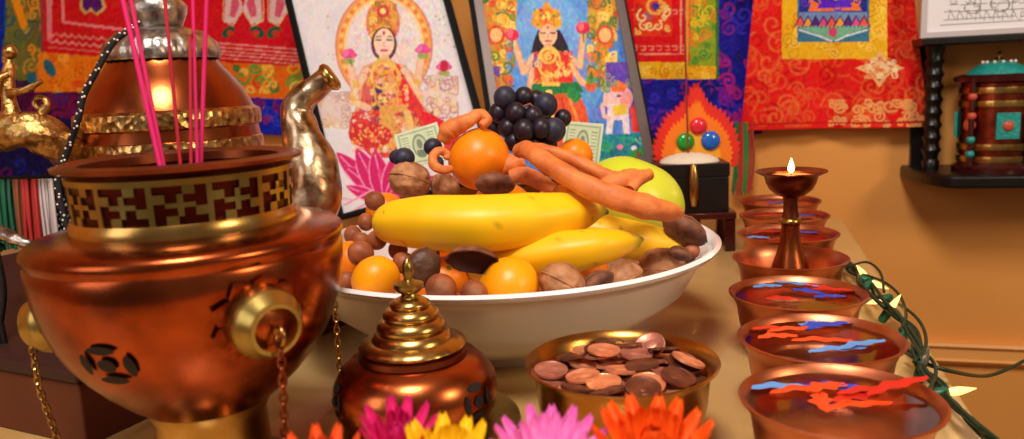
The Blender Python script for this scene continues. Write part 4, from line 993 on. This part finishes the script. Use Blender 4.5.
root([([(443, 142, .635), (449, 131, .633), (459, 125, .632), (470, 120, .632), (480, 114, .635), (487, 120, .633), (481, 126, .63)], [6, 10, 9, 7, 5.5, 5.5, 4])], 'knobbly curled orange root perched on the big orange')
root([([(451, 169, .605), (443, 170, .60), (434, 165, .60), (433, 156, .602), (440, 151, .605), (447, 154, .606), (446, 159, .605)], [4, 4.5, 5, 4.5, 4.5, 4, 3])], 'small ring-curled orange root between walnut and big orange')
root([([(510, 178, .63), (524, 175, .63), (540, 182, .63), (556, 190, .62)], [7, 9, 8, 5]), ([(500, 168, .64), (512, 164, .64), (524, 160, .64)], [9, 10, 7])], 'short reddish root lying between big orange and forked root')
# grapes
gb = thing('grape_bunch', 'bunch of black grapes on top of the heap', 'grapes', at(528, 130, .69))
gpts = [(505, 98, .685, 12), (524, 97, .69, 10), (546, 105, .69, 12), (499, 113, .69, 11), (516, 113, .675, 12), (533, 116, .675, 11), (554, 130, .675, 12), (541, 128, .67, 10), (524, 130, .67, 11), (508, 128, .68, 11), (563, 118, .70, 9), (496, 127, .70, 9), (536, 100, .71, 10), (514, 142, .68, 10), (532, 143, .68, 10), (548, 144, .685, 10), (520, 120, .72, 13), (540, 120, .72, 13), (510, 106, .71, 11)]
for i, (x, y, d, r) in enumerate(gpts):
    rr_ = r*d/FPX*random.uniform(.86, 1.02); part('grape', MB().ball((0, 0, 0), (rr_, rr_, rr_*1.06), 24, 16), grape_dull if i in (0, 2, 6) else grape_m, gb, loc=at(x, y, d)-gb.location)
part('stalk', MB().tube([at(x, y, .672)-gb.location for x, y in ((520, 108), (530, 104), (536, 110), (532, 122))], .0012, 8), mat('grape_stalk', (130, 70, 40), .7), gb)
for i, (x, y, d, r, lb) in enumerate(((433, 147, .66, 9.5, 'dusty blue-black grape beside the banknote'), (436, 163, .63, 8, 'dark grape behind the ring-curled root'), (404, 158, .645, 11, 'dark grape behind the top walnut'), (397, 157, .66, 8, 'darkest grape half hidden behind the walnut'))):
    single('grape', MB().ball((0, 0, 0), (r*d/FPX, r*d/FPX, r*d/FPX*.95), 24, 16), grape_dull, lb, 'grape', at(x, y, d), group='loose grapes')
# bank notes tucked behind
def note(c4, label):
    bl, br, tr, tl = [at(*q) for q in c4]
    S = Sheet(bl, br, tl, tr, 90, 90, (198, 204, 176), .0006, (0, -1, 0))
    xs = [q[0] for q in c4]; ys = [q[1] for q in c4]; x0, x1, y0, y1 = min(xs), max(xs), min(ys), max(ys)
    S.c[(S.u > .06) & (S.u < .94) & (S.v > .06) & (S.v < .94)] = (150, 168, 138); S.c[(S.u > .1) & (S.u < .9) & (S.v > .1) & (S.v < .9)] = (190, 200, 166)
    S.c[((S.u-.5)/.17)**2+((S.v-.5)/.33)**2 < 1] = (128, 142, 118); S.c[((S.u-.5)/.13)**2+((S.v-.5)/.27)**2 < 1] = (176, 184, 156); S.c[((S.u-.5)/.06)**2+((S.v-.56)/.13)**2 < 1] = (120, 130, 112)
    S.c[(np.abs(S.u-.5) < .09) & (S.v > .22) & (S.v < .40)] = (110, 122, 104)
    for k in range(9): S.c[(S.u > .14) & (S.u < .28) & (np.abs(S.v-.2-k*.075) < .012)] = (140, 156, 130); S.c[(S.u > .72) & (S.u < .86) & (np.abs(S.v-.2-k*.075) < .012)] = (140, 156, 130)
    S.speck(6); o = S.build('banknote', attr_print, None, .0004); tag(o, label, 'banknote', 'folded banknotes'); return o
note([(402, 168, .70), (448, 160, .70), (437, 122, .72), (394, 135, .72)], 'folded greenish banknote tucked behind the loose dark grapes')
note([(560, 160, .75), (598, 172, .75), (604, 124, .76), (566, 121, .76)], 'folded greenish banknote standing behind the orange and black grapes')

# ================================================================== WATER BOWLS
DR = .0492
dzr = .048
dish_px = [(840, 398), (820, 337), (797, 292), (790, 257), (788, 233), (784, 215), (780, 200.5)]
dp = [(.0005, .004), (.026, .003), (.028, 0), (.030, 0), (.031, .003), (.038, .014), (.0415, .028), (.0432, .040), (.0462, .0468), (DR-.0004, .0490), (DR, .0500), (DR-.0014, .0507), (.0455, .0488), (.0420, .041), (.0400, .029), (.0365, .015), (.028, .007), (.0005, .006)]
dish0 = thing('offering_bowl', 'copper offering bowl of water, nearest of the row', 'bowl', (0, 0, 0), 0, 'row of water offering bowls')
part('bowl_body', MB().lathe(dp, 96), copper_dish, dish0)
names_d = ['first and nearest in the row', 'second in the row', 'third in the row, in front of the lamp', 'fourth in the row, holding the lit lamp', 'fifth in the row, just behind the lamp', 'sixth in the row, second from the wall', 'last and smallest-looking, nearest the wall']
petal_b = [mat('petal_blue', (30, 70, 190), .45), mat('petal_pale_blue', (90, 150, 220), .45), mat('petal_orange', (226, 70, 18), .45), mat('petal_red', (204, 36, 20), .45)]
def petal_mb(L, W):
    mb = MB(); n = 12; v = []
    for i in range(n+1):
        t = i/n; w = W*math.sin(PI*(t*.9+.05))**.7*(1 if t < .8 else .9); x = (t-.5)*L; z = .0004*math.sin(t*5)
        for q in (-1, 0, 1): v.append((x, q*w/2*(1+.35*math.sin(t*17+q))+.0012*math.sin(t*5), z+(0 if q == 0 else .0009)))
    f = []
    for i in range(n):
        for j in range(2): a = i*3+j; f.append((a, a+1, a+4, a+3))
    return mb.add(v, f)
pm = {}
for i, m_ in enumerate(petal_b):
    for j, (L, W) in enumerate(((.037, .0085), (.026, .0105))): pm[(i, j)] = petal_mb(L, W).mesh('petal', m_)
cname = ['deep blue', 'pale blue', 'orange', 'red']
# (dish index, px, py, colour, shape, yaw deg, where)
petals = [(0, 782, 388, 1, 0, 0, 'at the table side'), (0, 803, 390, 2, 0, 12, 'beside the pale blue one'), (0, 826, 388, 2, 1, 25, 'near the middle'), (0, 838, 388, 0, 0, -8, 'in the middle'), (0, 856, 398, 3, 1, 20, 'crossing the middle'), (0, 870, 391, 3, 0, 12, 'towards the lights'), (0, 898, 386, 3, 0, 18, 'lying over the rim by the lights'), (0, 858, 406, 2, 0, 10, 'lowest in the bowl'), (0, 822, 402, 2, 1, 80, 'standing crosswise'),
          (1, 772, 328, 3, 0, -4, 'at the table side'), (1, 778, 337, 2, 1, 10, 'below the red one'), (1, 795, 330, 2, 0, 8, 'next to the middle'), (1, 806, 317, 1, 1, 60, 'at the back of the bowl'), (1, 820, 325, 0, 1, 20, 'in the middle'), (1, 834, 321, 0, 0, 22, 'towards the back'), (1, 822, 341, 2, 0, -3, 'under the pale blue ones'), (1, 838, 350, 1, 0, 10, 'at the front'), (1, 862, 345, 1, 0, 24, 'towards the lights'),
          (2, 757, 283, 1, 1, 10, 'at the table side'), (2, 797, 284, 1, 0, -30, 'in the middle'), (2, 808, 292, 0, 1, -30, 'beside the pale blue one'), (2, 830, 297, 0, 1, 5, 'towards the lights'), (2, 842, 289, 3, 0, -12, 'by the rim near the lights'), (2, 782, 299, 3, 1, 0, 'at the front'), (2, 822, 286, 3, 1, -20, 'behind the blue ones'),
          (4, 768, 232, 3, 0, 5, 'at the table side'), (4, 757, 238, 1, 1, 0, 'near the rim'), (4, 806, 233, 0, 1, 0, 'towards the wall side'), (5, 770, 216, 3, 0, 0, 'at the table side'), (5, 805, 216, 0, 1, 8, 'towards the lights'), (6, 776, 203, 0, 1, 0, 'in the middle'), (6, 764, 204, 3, 1, 0, 'at the table side'), (6, 797, 204, 3, 0, 0, 'towards the lights')]
dctr = []
for i, (x, y) in enumerate(dish_px):
    d_ = dish0 if i == 0 else copy_tree(dish0)
    c = onz(x, y, .050); d_.location = (c.x, c.y, TZ); d_.rotation_euler = (0, 0, i*.7)
    d_['label'] = 'copper offering bowl, ' + names_d[i]
    dctr.append(c)
    if i != 3:
        wt = link('water', MB().lathe([(.0005, .0062), (.0282, .0066), (.0370, .0148), (.0406, .029), (.0426, .0408), (.0446, .0462), (.0005, .0462)], 64).mesh('water', water_m), None, (c.x, c.y, TZ))
        tag(wt, 'clear water filling the copper bowl ' + names_d[i].replace('in the row', 'of the row'), 'water', 'water in the offering bowls', 'stuff')
for n_, (di, x, y, ci, sh, yaw, wh) in enumerate(petals):
    over = 'over the rim' in wh
    p = onz(x, y, .0515 if over else .0466+(.0005*(n_ % 3)))
    c = dctr[di]; v_ = Vector((p.x-c.x, p.y-c.y)); 
    lim = .033
    if not over and v_.length > lim: v_ = v_.normalized()*lim; p.x, p.y = c.x+v_.x, c.y+v_.y
    o = bpy.data.objects.new('petal', pm[(ci, sh)]); C.objects.link(o); o.location = p; o.rotation_euler = (random.uniform(-.02, .02), -.12 if over else 0, math.radians(yaw))
    s4 = 1.0 if di < 2 else .9; o.scale = (s4, s4, s4)
    tag(o, '%s petal %s, in the %s water bowl' % (cname[ci], wh, ['nearest', 'second', 'third', 'fourth', 'fifth', 'sixth', 'last'][di]), 'petal', 'flower petals floating in the bowls')
# butter lamp in the fourth bowl
c = dctr[3]
lamp = thing('butter_lamp', 'footed copper butter lamp with a small burning flame', 'lamp', (c.x, c.y, TZ+.006), 0)
def zl(y): return zat(c.x, c.y, y)-.006
kl = c.y/FPX
part('lamp_foot', MB().lathe([(.0005, 0), (.024, 0), (.022, zl(271)*.35+.002), (17*kl, zl(262)), (13*kl, zl(252)), (10*kl, zl(240)), (9*kl, zl(226)), (9.5*kl, zl(224))], 64), copper, lamp)
part('stem_ring', MB().lathe([(8*kl, zl(225)), (11*kl, zl(223)), (11.5*kl, zl(221)), (10*kl, zl(218)), (8*kl, zl(217))], 48), brass, lamp)
part('stem', MB().lathe([(9*kl, zl(219)), (7.5*kl, zl(212)), (7*kl, zl(202)), (8*kl, zl(196))], 48), copper_dk, lamp)
part('cup', MB().lathe([(8*kl, zl(197)), (15*kl, zl(194)), (21*kl, zl(189)), (24.5*kl, zl(182)), (26*kl, zl(176)), (33*kl, zl(172.5)), (35*kl, zl(171.5)), (34.5*kl, zl(170.5)), (25*kl, zl(174)), (23*kl, zl(182)), (18*kl, zl(188)), (.0005, zl(190))], 72), copper_dk, lamp)
part('butter', MB().lathe([(24*kl, zl(176)), (.0005, zl(175.5))], 48), mat('lamp_butter', (236, 170, 90), .35, sss=.2), lamp)
wy = zl(175.5)
part('wick', MB().tube([(0, 0, wy-.002), (0, 0, wy+.004)], .0007, 8), wick_m, lamp)
part('flame', MB().lathe([(.0002, wy+.002), (.0022, wy+.004), (.0028, wy+.0065), (.0018, wy+.010), (.0006, wy+.0135), (.0001, wy+.0150)], 20), flame_m, lamp)

# ================================================================== STRING LIGHTS
lz = .008
sl = thing('string_lights', 'string of small warm fairy lights on green wire along the table edge', 'string lights', onz(905, 340, 0))
s0 = Vector(sl.location)
main = [(842, 258), (852, 270), (864, 284), (882, 300), (898, 316), (910, 334), (916, 352), (922, 370), (938, 388), (955, 404), (975, 424), (1000, 452)]
for kx in range(5):
    random.seed(30+kx)
    pts = [onz(x+random.uniform(-6, 6), y+random.uniform(-5, 5), .006+random.uniform(0, .012)+(.004 if 270 < y < 360 else 0)) for x, y in main]
    part('wire', MB().tube([p-s0 for p in spline(pts, 8)], .0016, 8), wire_m, sl)
for kx, pts in enumerate(([(862, 274), (884, 282), (900, 296), (906, 316), (900, 330)], [(872, 296), (900, 305), (920, 322), (926, 344), (914, 362)], [(846, 268), (866, 262), (880, 272), (884, 292)], [(905, 350), (928, 356), (936, 372), (928, 392)])):
    part('wire', MB().tube([onz(x, y, .016)-s0 for x, y in pts][:1] + [p-s0 for p in spline([onz(x, y, .02) for x, y in pts], 7)][1:], .0012, 8), wire_m, sl)
lead = [onz(905, 352, .01), onz(922, 362, .012), onz(950, 371, .01), at(985, 376, .66), at(1010, 368, .70), at(1040, 352, .75)]
part('lead_wire', MB().tube([p-s0 for p in spline(lead, 8)], .0015, 8), wire_m, sl)
bulbs = [((866, 277), (858, 267), 1), ((876, 284), (886, 288), 1), ((888, 312), (899, 297), 1), ((880, 300), (869, 303), 1), ((943, 393), (972, 389), 1), ((922, 368), (928, 350), 0), ((862, 290), (853, 297), 1), ((898, 338), (884, 345), 1), ((930, 428), (934, 420), 0)]
for (sx, sy), (bx2, by2), on in bulbs:
    a_ = onz(sx, sy, .014); b_ = at(bx2, by2, (a_-CAMP).dot(RM @ Vector((0, 0, -1)))-.004)
    if b_.z < TZ+.005: b_.z = TZ+.005
    d_ = (b_-a_); d_ = d_.normalized(); a2 = b_-d_*.013
    so = part('socket', MB().tube([a2-d_*.012-s0, a2-d_*.010-s0, a2-d_*.002-s0, a2-s0], [.0022, .0036, .0038, .0030], 14), socket_m, sl)
    bu = part('bulb', MB().tube([a2-s0, a2+d_*.002-s0, a2+d_*.006-s0, a2+d_*.011-s0, a2+d_*.0155-s0], [.0020, .0026, .0026, .0015, .0002], 14), bulb_on if on else bulb_off, so)

# ================================================================== FLOWERS in front
def flower(px, py, d, R_, n, col, col2, ccol, tilt, yaw, label, rows=2, up=.35, w=.22):
    c = at(px, py, d)
    base = TZ
    f = thing('flower', label, 'flower', (c.x, c.y+.0, base), 0, 'cut flowers along the front of the table')
    M = Matrix.Translation((0, 0, c.z-base)) @ Matrix.Rotation(yaw, 4, 'Z') @ Matrix.Rotation(tilt, 4, 'X')
    m1 = mat('petals_%d_%d_%d' % col, col, .5, 0, col2, 120, sss=.1)
    def pet(L, W):
        mb = MB(); v = []; nn = 9
        for i in range(nn+1):
            t = i/nn; ww = W*(.25+.75*math.sin(PI*min(.93, t*.78+.12)))*(1 if t < .93 else .55)
            for q in (-1, -.5, 0, .5, 1): v.append((t*L, q*ww*.5, up*L*t*t*.8 + .0012*q*q + .0006*math.cos(q*6)))
        fs = [(i*5+j, i*5+j+1, (i+1)*5+j+1, (i+1)*5+j) for i in range(nn) for j in range(4)]
        return mb.add(v, fs).mesh('petal', m1)
    for r_ in range(rows):
        me = pet(R_*(1-.2*r_), R_*w)
        for i in range(n):
            o = bpy.data.objects.new('petal', me); C.objects.link(o); o.parent = f
            a = 2*PI*(i+.5*r_)/n+random.uniform(-.08, .08)
            o.matrix_local = M @ Matrix.Rotation(a, 4, 'Z') @ Matrix.Rotation(-.12-.35*r_+random.uniform(-.12, .12), 4, 'Y')
    part('flower_centre', MB().lathe([(R_*.22, -.001), (R_*.21, R_*.10), (R_*.1, R_*.15), (.0002, R_*.16)], 28).xf(M), mat('centre_%d_%d_%d' % ccol, ccol, .8, bump=1, bscale=900, dist=.002), f)
    zc_ = c.z-base
    part('stem', MB().tube(spline([(0, 0, zc_), (.0, .003, zc_*.5), (0, .004, 0)], 5), .0022, 10), mat('stem_leaf_green', (70, 120, 50), .6), f)
    return f
random.seed(5)
flower(398, 452, .315, .0170, 11, (226, 30, 120), (244, 60, 150), (236, 150, 50), .30, .2, 'hot pink daisy standing in front of the copper dome', rows=3, up=1.0, w=.34)
flower(447, 480, .30, .0205, 12, (250, 200, 10), (255, 216, 40), (200, 130, 20), .2, .8, 'bright yellow daisy between the pink and lilac flowers', rows=2, up=.9, w=.40)
flower(550, 470, .30, .0235, 15, (236, 110, 196), (250, 150, 214), (240, 190, 80), .2, .3, 'lilac pink daisy in front of the coin bowl', rows=2, up=.62, w=.28)
flower(652, 470, .30, .0245, 15, (246, 84, 12), (255, 112, 24), (220, 90, 20), .2, .1, 'vivid orange daisy in front of the coin bowl', rows=3, up=.8, w=.34)
flower(322, 486, .30, .0180, 9, (240, 96, 30), (226, 60, 30), (220, 120, 40), .15, .55, 'orange-red daisy between the big burner and the copper dome', rows=2, up=1.0, w=.36)

# ================================================================== WALL SHELF, PRAYER WHEEL, DRAWING
so_ = onwall(905, 180, .0)
sh = thing('wall_shelf', 'black wooden wall shelf with turned post and rounded lower board', 'shelf', so_, WYAW)
dmid = (onwall(960, 120, .06)-CAMP).length*.93; ks = dmid/FPX
def shp(px, py, off):   # shelf-local coordinates of an image point at distance off from the wall
    w = onwall(px, py, off) - so_
    return Vector((w.dot(WU), -off, w.z))
a0 = shp(909, 178, .07); zt_ = shp(960, 170, .07).z
zlo = shp(960, 186, .10).z
outl = []
n_ = 40
x0 = a0.x; x1 = x0+.27
pts = []
for i in range(n_+1):
    w = PI/2*i/n_; pts.append((x0+.05-.05*math.cos(w*1.0), -.13*math.sin(w)))
for i in range(n_+1):
    w = PI/2*(1-i/n_); pts.append((x1-.05+.05*math.cos(w), -.13*math.sin(w)))
poly = [(x0, 0)] + pts + [(x1, 0)]
mb = MB(); N_ = len(poly); mb.add([(x, y, zlo) for x, y in poly]+[(x, y, zt_) for x, y in poly], [tuple(range(N_)), tuple(reversed(range(N_, 2*N_)))]+[(i, (i+1) % N_, (i+1) % N_+N_, i+N_) for i in range(N_)])
part('lower_board', mb, blackwood, sh, False, bevel=.004)
pc = shp(930, 170, .05); ztop = shp(930, 46, .05).z
for xx in (pc.x, x1-(pc.x-x0)):
    pr = [(.010, zt_), (.011, zt_+.01), (.008, zt_+.014)]
    for q in range(8): zq_ = zt_+.02+q*(ztop-zt_-.03)/8; pr += [(.0095, zq_), (.0125, zq_+.006), (.0095, zq_+.012)]
    pr += [(.012, ztop-.006), (.012, ztop)]
    part('post', MB().lathe(pr, 32, True, True).xf(Matrix.Translation((xx, -.05, 0))), blackwood, sh)
part('back_panel', MB().box(pc.x-.018, pc.x+.012, -.012, 0, zt_, ztop), blackwood, sh, False)
part('upper_board', MB().box(pc.x-.024, x1, -.09, 0, ztop, shp(960, 36, .09).z), blackwood, sh, False, bevel=.002)
ub_z = shp(960, 36, .09).z
# framed drawing standing on the upper board
dr_b = so_ + WU*(pc.x-.024) + WN*.075; dr_b.z = so_.z+ub_z
fd = thing('framed_drawing', 'white sheet with fine pencil line drawing in a thin pale frame on the shelf', 'drawing', dr_b, WYAW)
DW, DH = .26, .20
for (u0, u1, v0, v1) in ((0, DW, 0, .007), (0, DW, DH-.007, DH), (0, .007, .007, DH-.007), (DW-.007, DW, .007, DH-.007)):
    part('frame_rail', MB().box(u0, u1, -.004, .006, v0, v1), mat('pale_frame', (196, 186, 190), .4), fd, False)
part('backing', MB().box(.004, DW-.004, .003, .007, .004, DH-.004), mat('pale_card', (220, 214, 216), .6), fd, False)
P0 = dr_b
S = Sheet(P0+WU*.006+Vector((0, 0, .006)), P0+WU*(DW-.006)+Vector((0, 0, .006)), P0+WU*.006+Vector((0, 0, DH-.006)), P0+WU*(DW-.006)+Vector((0, 0, DH-.006)), 240, 180, (232, 228, 234))
for a, b in (((944, 12), (1040, 8)), ((944, 20), (1040, 15)), ((940, 25), (1040, 20)), ((950, 5), (1036, 2))): S.line([a, b], .8, (120, 116, 124))
for k_ in range(10): S.line([(948+k_*9, 20), (950+k_*9, 10), (955+k_*9, 19)], .8, (130, 126, 132))
S.ell(972, 8, 8, 6, (130, 126, 132), inner=.85); S.ell(1000, 4, 10, 8, (130, 126, 132), inner=.87); S.curls(950, -60, 1040, 8, 40, (3, 7), .8, [(140, 136, 144)]); S.line([(982, -60), (980, 12)], .8, (120, 116, 124)); S.line([(1014, -60), (1012, 10)], .8, (120, 116, 124))
S.build('drawing_sheet', attr_print, fd)
# prayer wheel on the lower board
pw_c = shp(994, 150, .07); pwx = so_ + WU*pw_c.x + WN*.07; pwx.z = so_.z+zt_
pw = thing('prayer_wheel', 'small copper and brass prayer wheel with turquoise panels and domed turquoise top', 'prayer wheel', pwx, WYAW)
ht = shp(994, 76, .07).z - zt_; rw = 31*ks
PWc = mat('wheel_copper', (150, 62, 40), .3, 1, (110, 44, 30), 60, .3, 90)
part('base_ring', MB().lathe([(.0005, 0), (rw*1.12, 0), (rw*1.14, .006), (rw*1.0, .010), (rw*.97, .014)], 12), redlac, pw)
part('drum', MB().lathe([(rw*.95, .010), (rw*.95, ht-.008)], 64), PWc, pw)
for f_ in (.14, .27, .72, .86):
    z_ = ht*f_; part('beaded_band', MB().lathe([(rw*.95, z_-.005), (rw*.99, z_-.004), (rw*1.0, z_), (rw*.99, z_+.004), (rw*.95, z_+.005)], 64, wob=lambda a, r, z: r*(1+.01*math.sin(a*40))), brass, pw)
turq = mat('turquoise', (40, 160, 150), .35, 0, (24, 120, 120), 300, .5, 300)
for i in range(6):
    a = i*PI/3 - PI/2 + .05
    Mx = Matrix.Rotation(a, 4, 'Z')
    q = MB()
    for j in range(5):
        pass
    b_ = MB().box(rw*.94, rw*1.03, -rw*.30, rw*.30, ht*.36, ht*.63).xf(Mx) if i % 2 == 0 else MB().ball((rw*.97, 0, ht*.5), (rw*.1, rw*.2, rw*.2)).xf(Mx)
    po = part('turquoise_panel' if i % 2 == 0 else 'coral_stud', b_, turq if i % 2 == 0 else mat('coral', (190, 50, 36), .35), pw, i % 2 == 1)
    if i % 2 == 0: part('coral_boss', MB().ball((rw*1.03, 0, ht*.495), (rw*.08, rw*.15, rw*.15)).xf(Mx), mat('coral', (190, 80, 60), .35), po)
for i in range(4):
    a = i*PI/2+PI/2+.72
    part('corner_post', MB().tube([(rw*1.08*math.cos(a), rw*1.08*math.sin(a), .008), (rw*1.08*math.cos(a), rw*1.08*math.sin(a), ht-.004)], .0035, 10), redlac, pw)
    for z_ in (.2, .35, .6, .8): part('bead', MB().ball((rw*1.08*math.cos(a), rw*1.08*math.sin(a), ht*z_), .0055, 14, 10), turq if z_ < .5 else mat('coral', (190, 50, 36), .35), pw)
part('top_plate', MB().lathe([(rw*.9, ht-.009), (rw*1.14, ht-.006), (rw*1.16, ht), (rw*1.0, ht+.003)], 64), redlac, pw)
part('dome', MB().lathe([(rw*.86, ht+.001), (rw*.78, ht+.007), (rw*.55, ht+.014), (rw*.35, ht+.018), (.0005, ht+.020)], 64), turq, pw)
part('finial', MB().lathe([(.006, ht+.018), (.007, ht+.021), (.003, ht+.024), (.004, ht+.028), (.0002, ht+.032)], 24), brass, pw)
part('bead_crown', MB().add(*(lambda b: (b.v, b.f))((lambda: [b_ for b_ in [MB()] if not [b_.ball((rw*.42*math.cos(q*PI/6), rw*.42*math.sin(q*PI/6), ht+.018), .0022, 10, 8) for q in range(12)] or True][0])())), mat('white_bead', (216, 206, 196), .5), pw)

# ================================================================== LIGHTS
def area(name, loc, target, size, energy, col, sy=None):
    l = bpy.data.lights.new(name, 'AREA'); l.energy = energy; l.color = col; l.size = size
    if sy: l.shape = 'RECTANGLE'; l.size_y = sy
    o = bpy.data.objects.new(name, l); C.objects.link(o); o.location = loc
    o.rotation_euler = (Vector(target)-Vector(loc)).to_track_quat('-Z', 'Y').to_euler(); return o
area('added_overhead_key', (-.1, -.1, TZ+1.25), (0.05, .7, TZ), .35, 18, (1, .93, .84))  # added softbox overhead for metal highlights, not a known fixture
area('added_left_fill', (-1.2, -.5, TZ+.7), (-.1, .7, TZ+.05), .6, 4.5, (1, .95, .92), .8)  # added soft fill from the left; no window is modelled there
area('added_warm_right_fill', (1.0, -.2, TZ+.7), (.3, .8, TZ+.0), .3, 7, (1, .80, .55))  # added warm area light from the right, no actual lamp stands there
l = bpy.data.lights.new('flame_glow', 'POINT'); l.energy = .05; l.color = (1, .6, .25); l.shadow_soft_size = .004
o = bpy.data.objects.new('flame_glow', l); C.objects.link(o); o.location = (c.x, c.y, TZ+.006+wy+.022)
w = bpy.data.worlds.new('World'); bpy.context.scene.world = w; w.use_nodes = True
bg = w.node_tree.nodes['Background']; bg.inputs[0].default_value = (1.0, .80, .62, 1); bg.inputs[1].default_value = .17

# ================================================================== CAMERA
cam = bpy.data.cameras.new('camera'); cam.lens = 36*FPX/1024; cam.sensor_width = 36; cam.sensor_fit = 'HORIZONTAL'
cam.clip_start = .01; cam.clip_end = 50
cam.dof.use_dof = True; cam.dof.focus_distance = .58; cam.dof.aperture_fstop = 9
co = bpy.data.objects.new('camera', cam); C.objects.link(co)
co.matrix_world = Matrix.Translation(CAMP) @ RM.to_4x4()
sc = bpy.context.scene; sc.camera = co
sc.view_settings.view_transform = 'Standard'; sc.view_settings.look = 'None'; sc.view_settings.gamma = 1; sc.view_settings.use_curve_mapping = False
sc.view_settings.exposure = 0.0
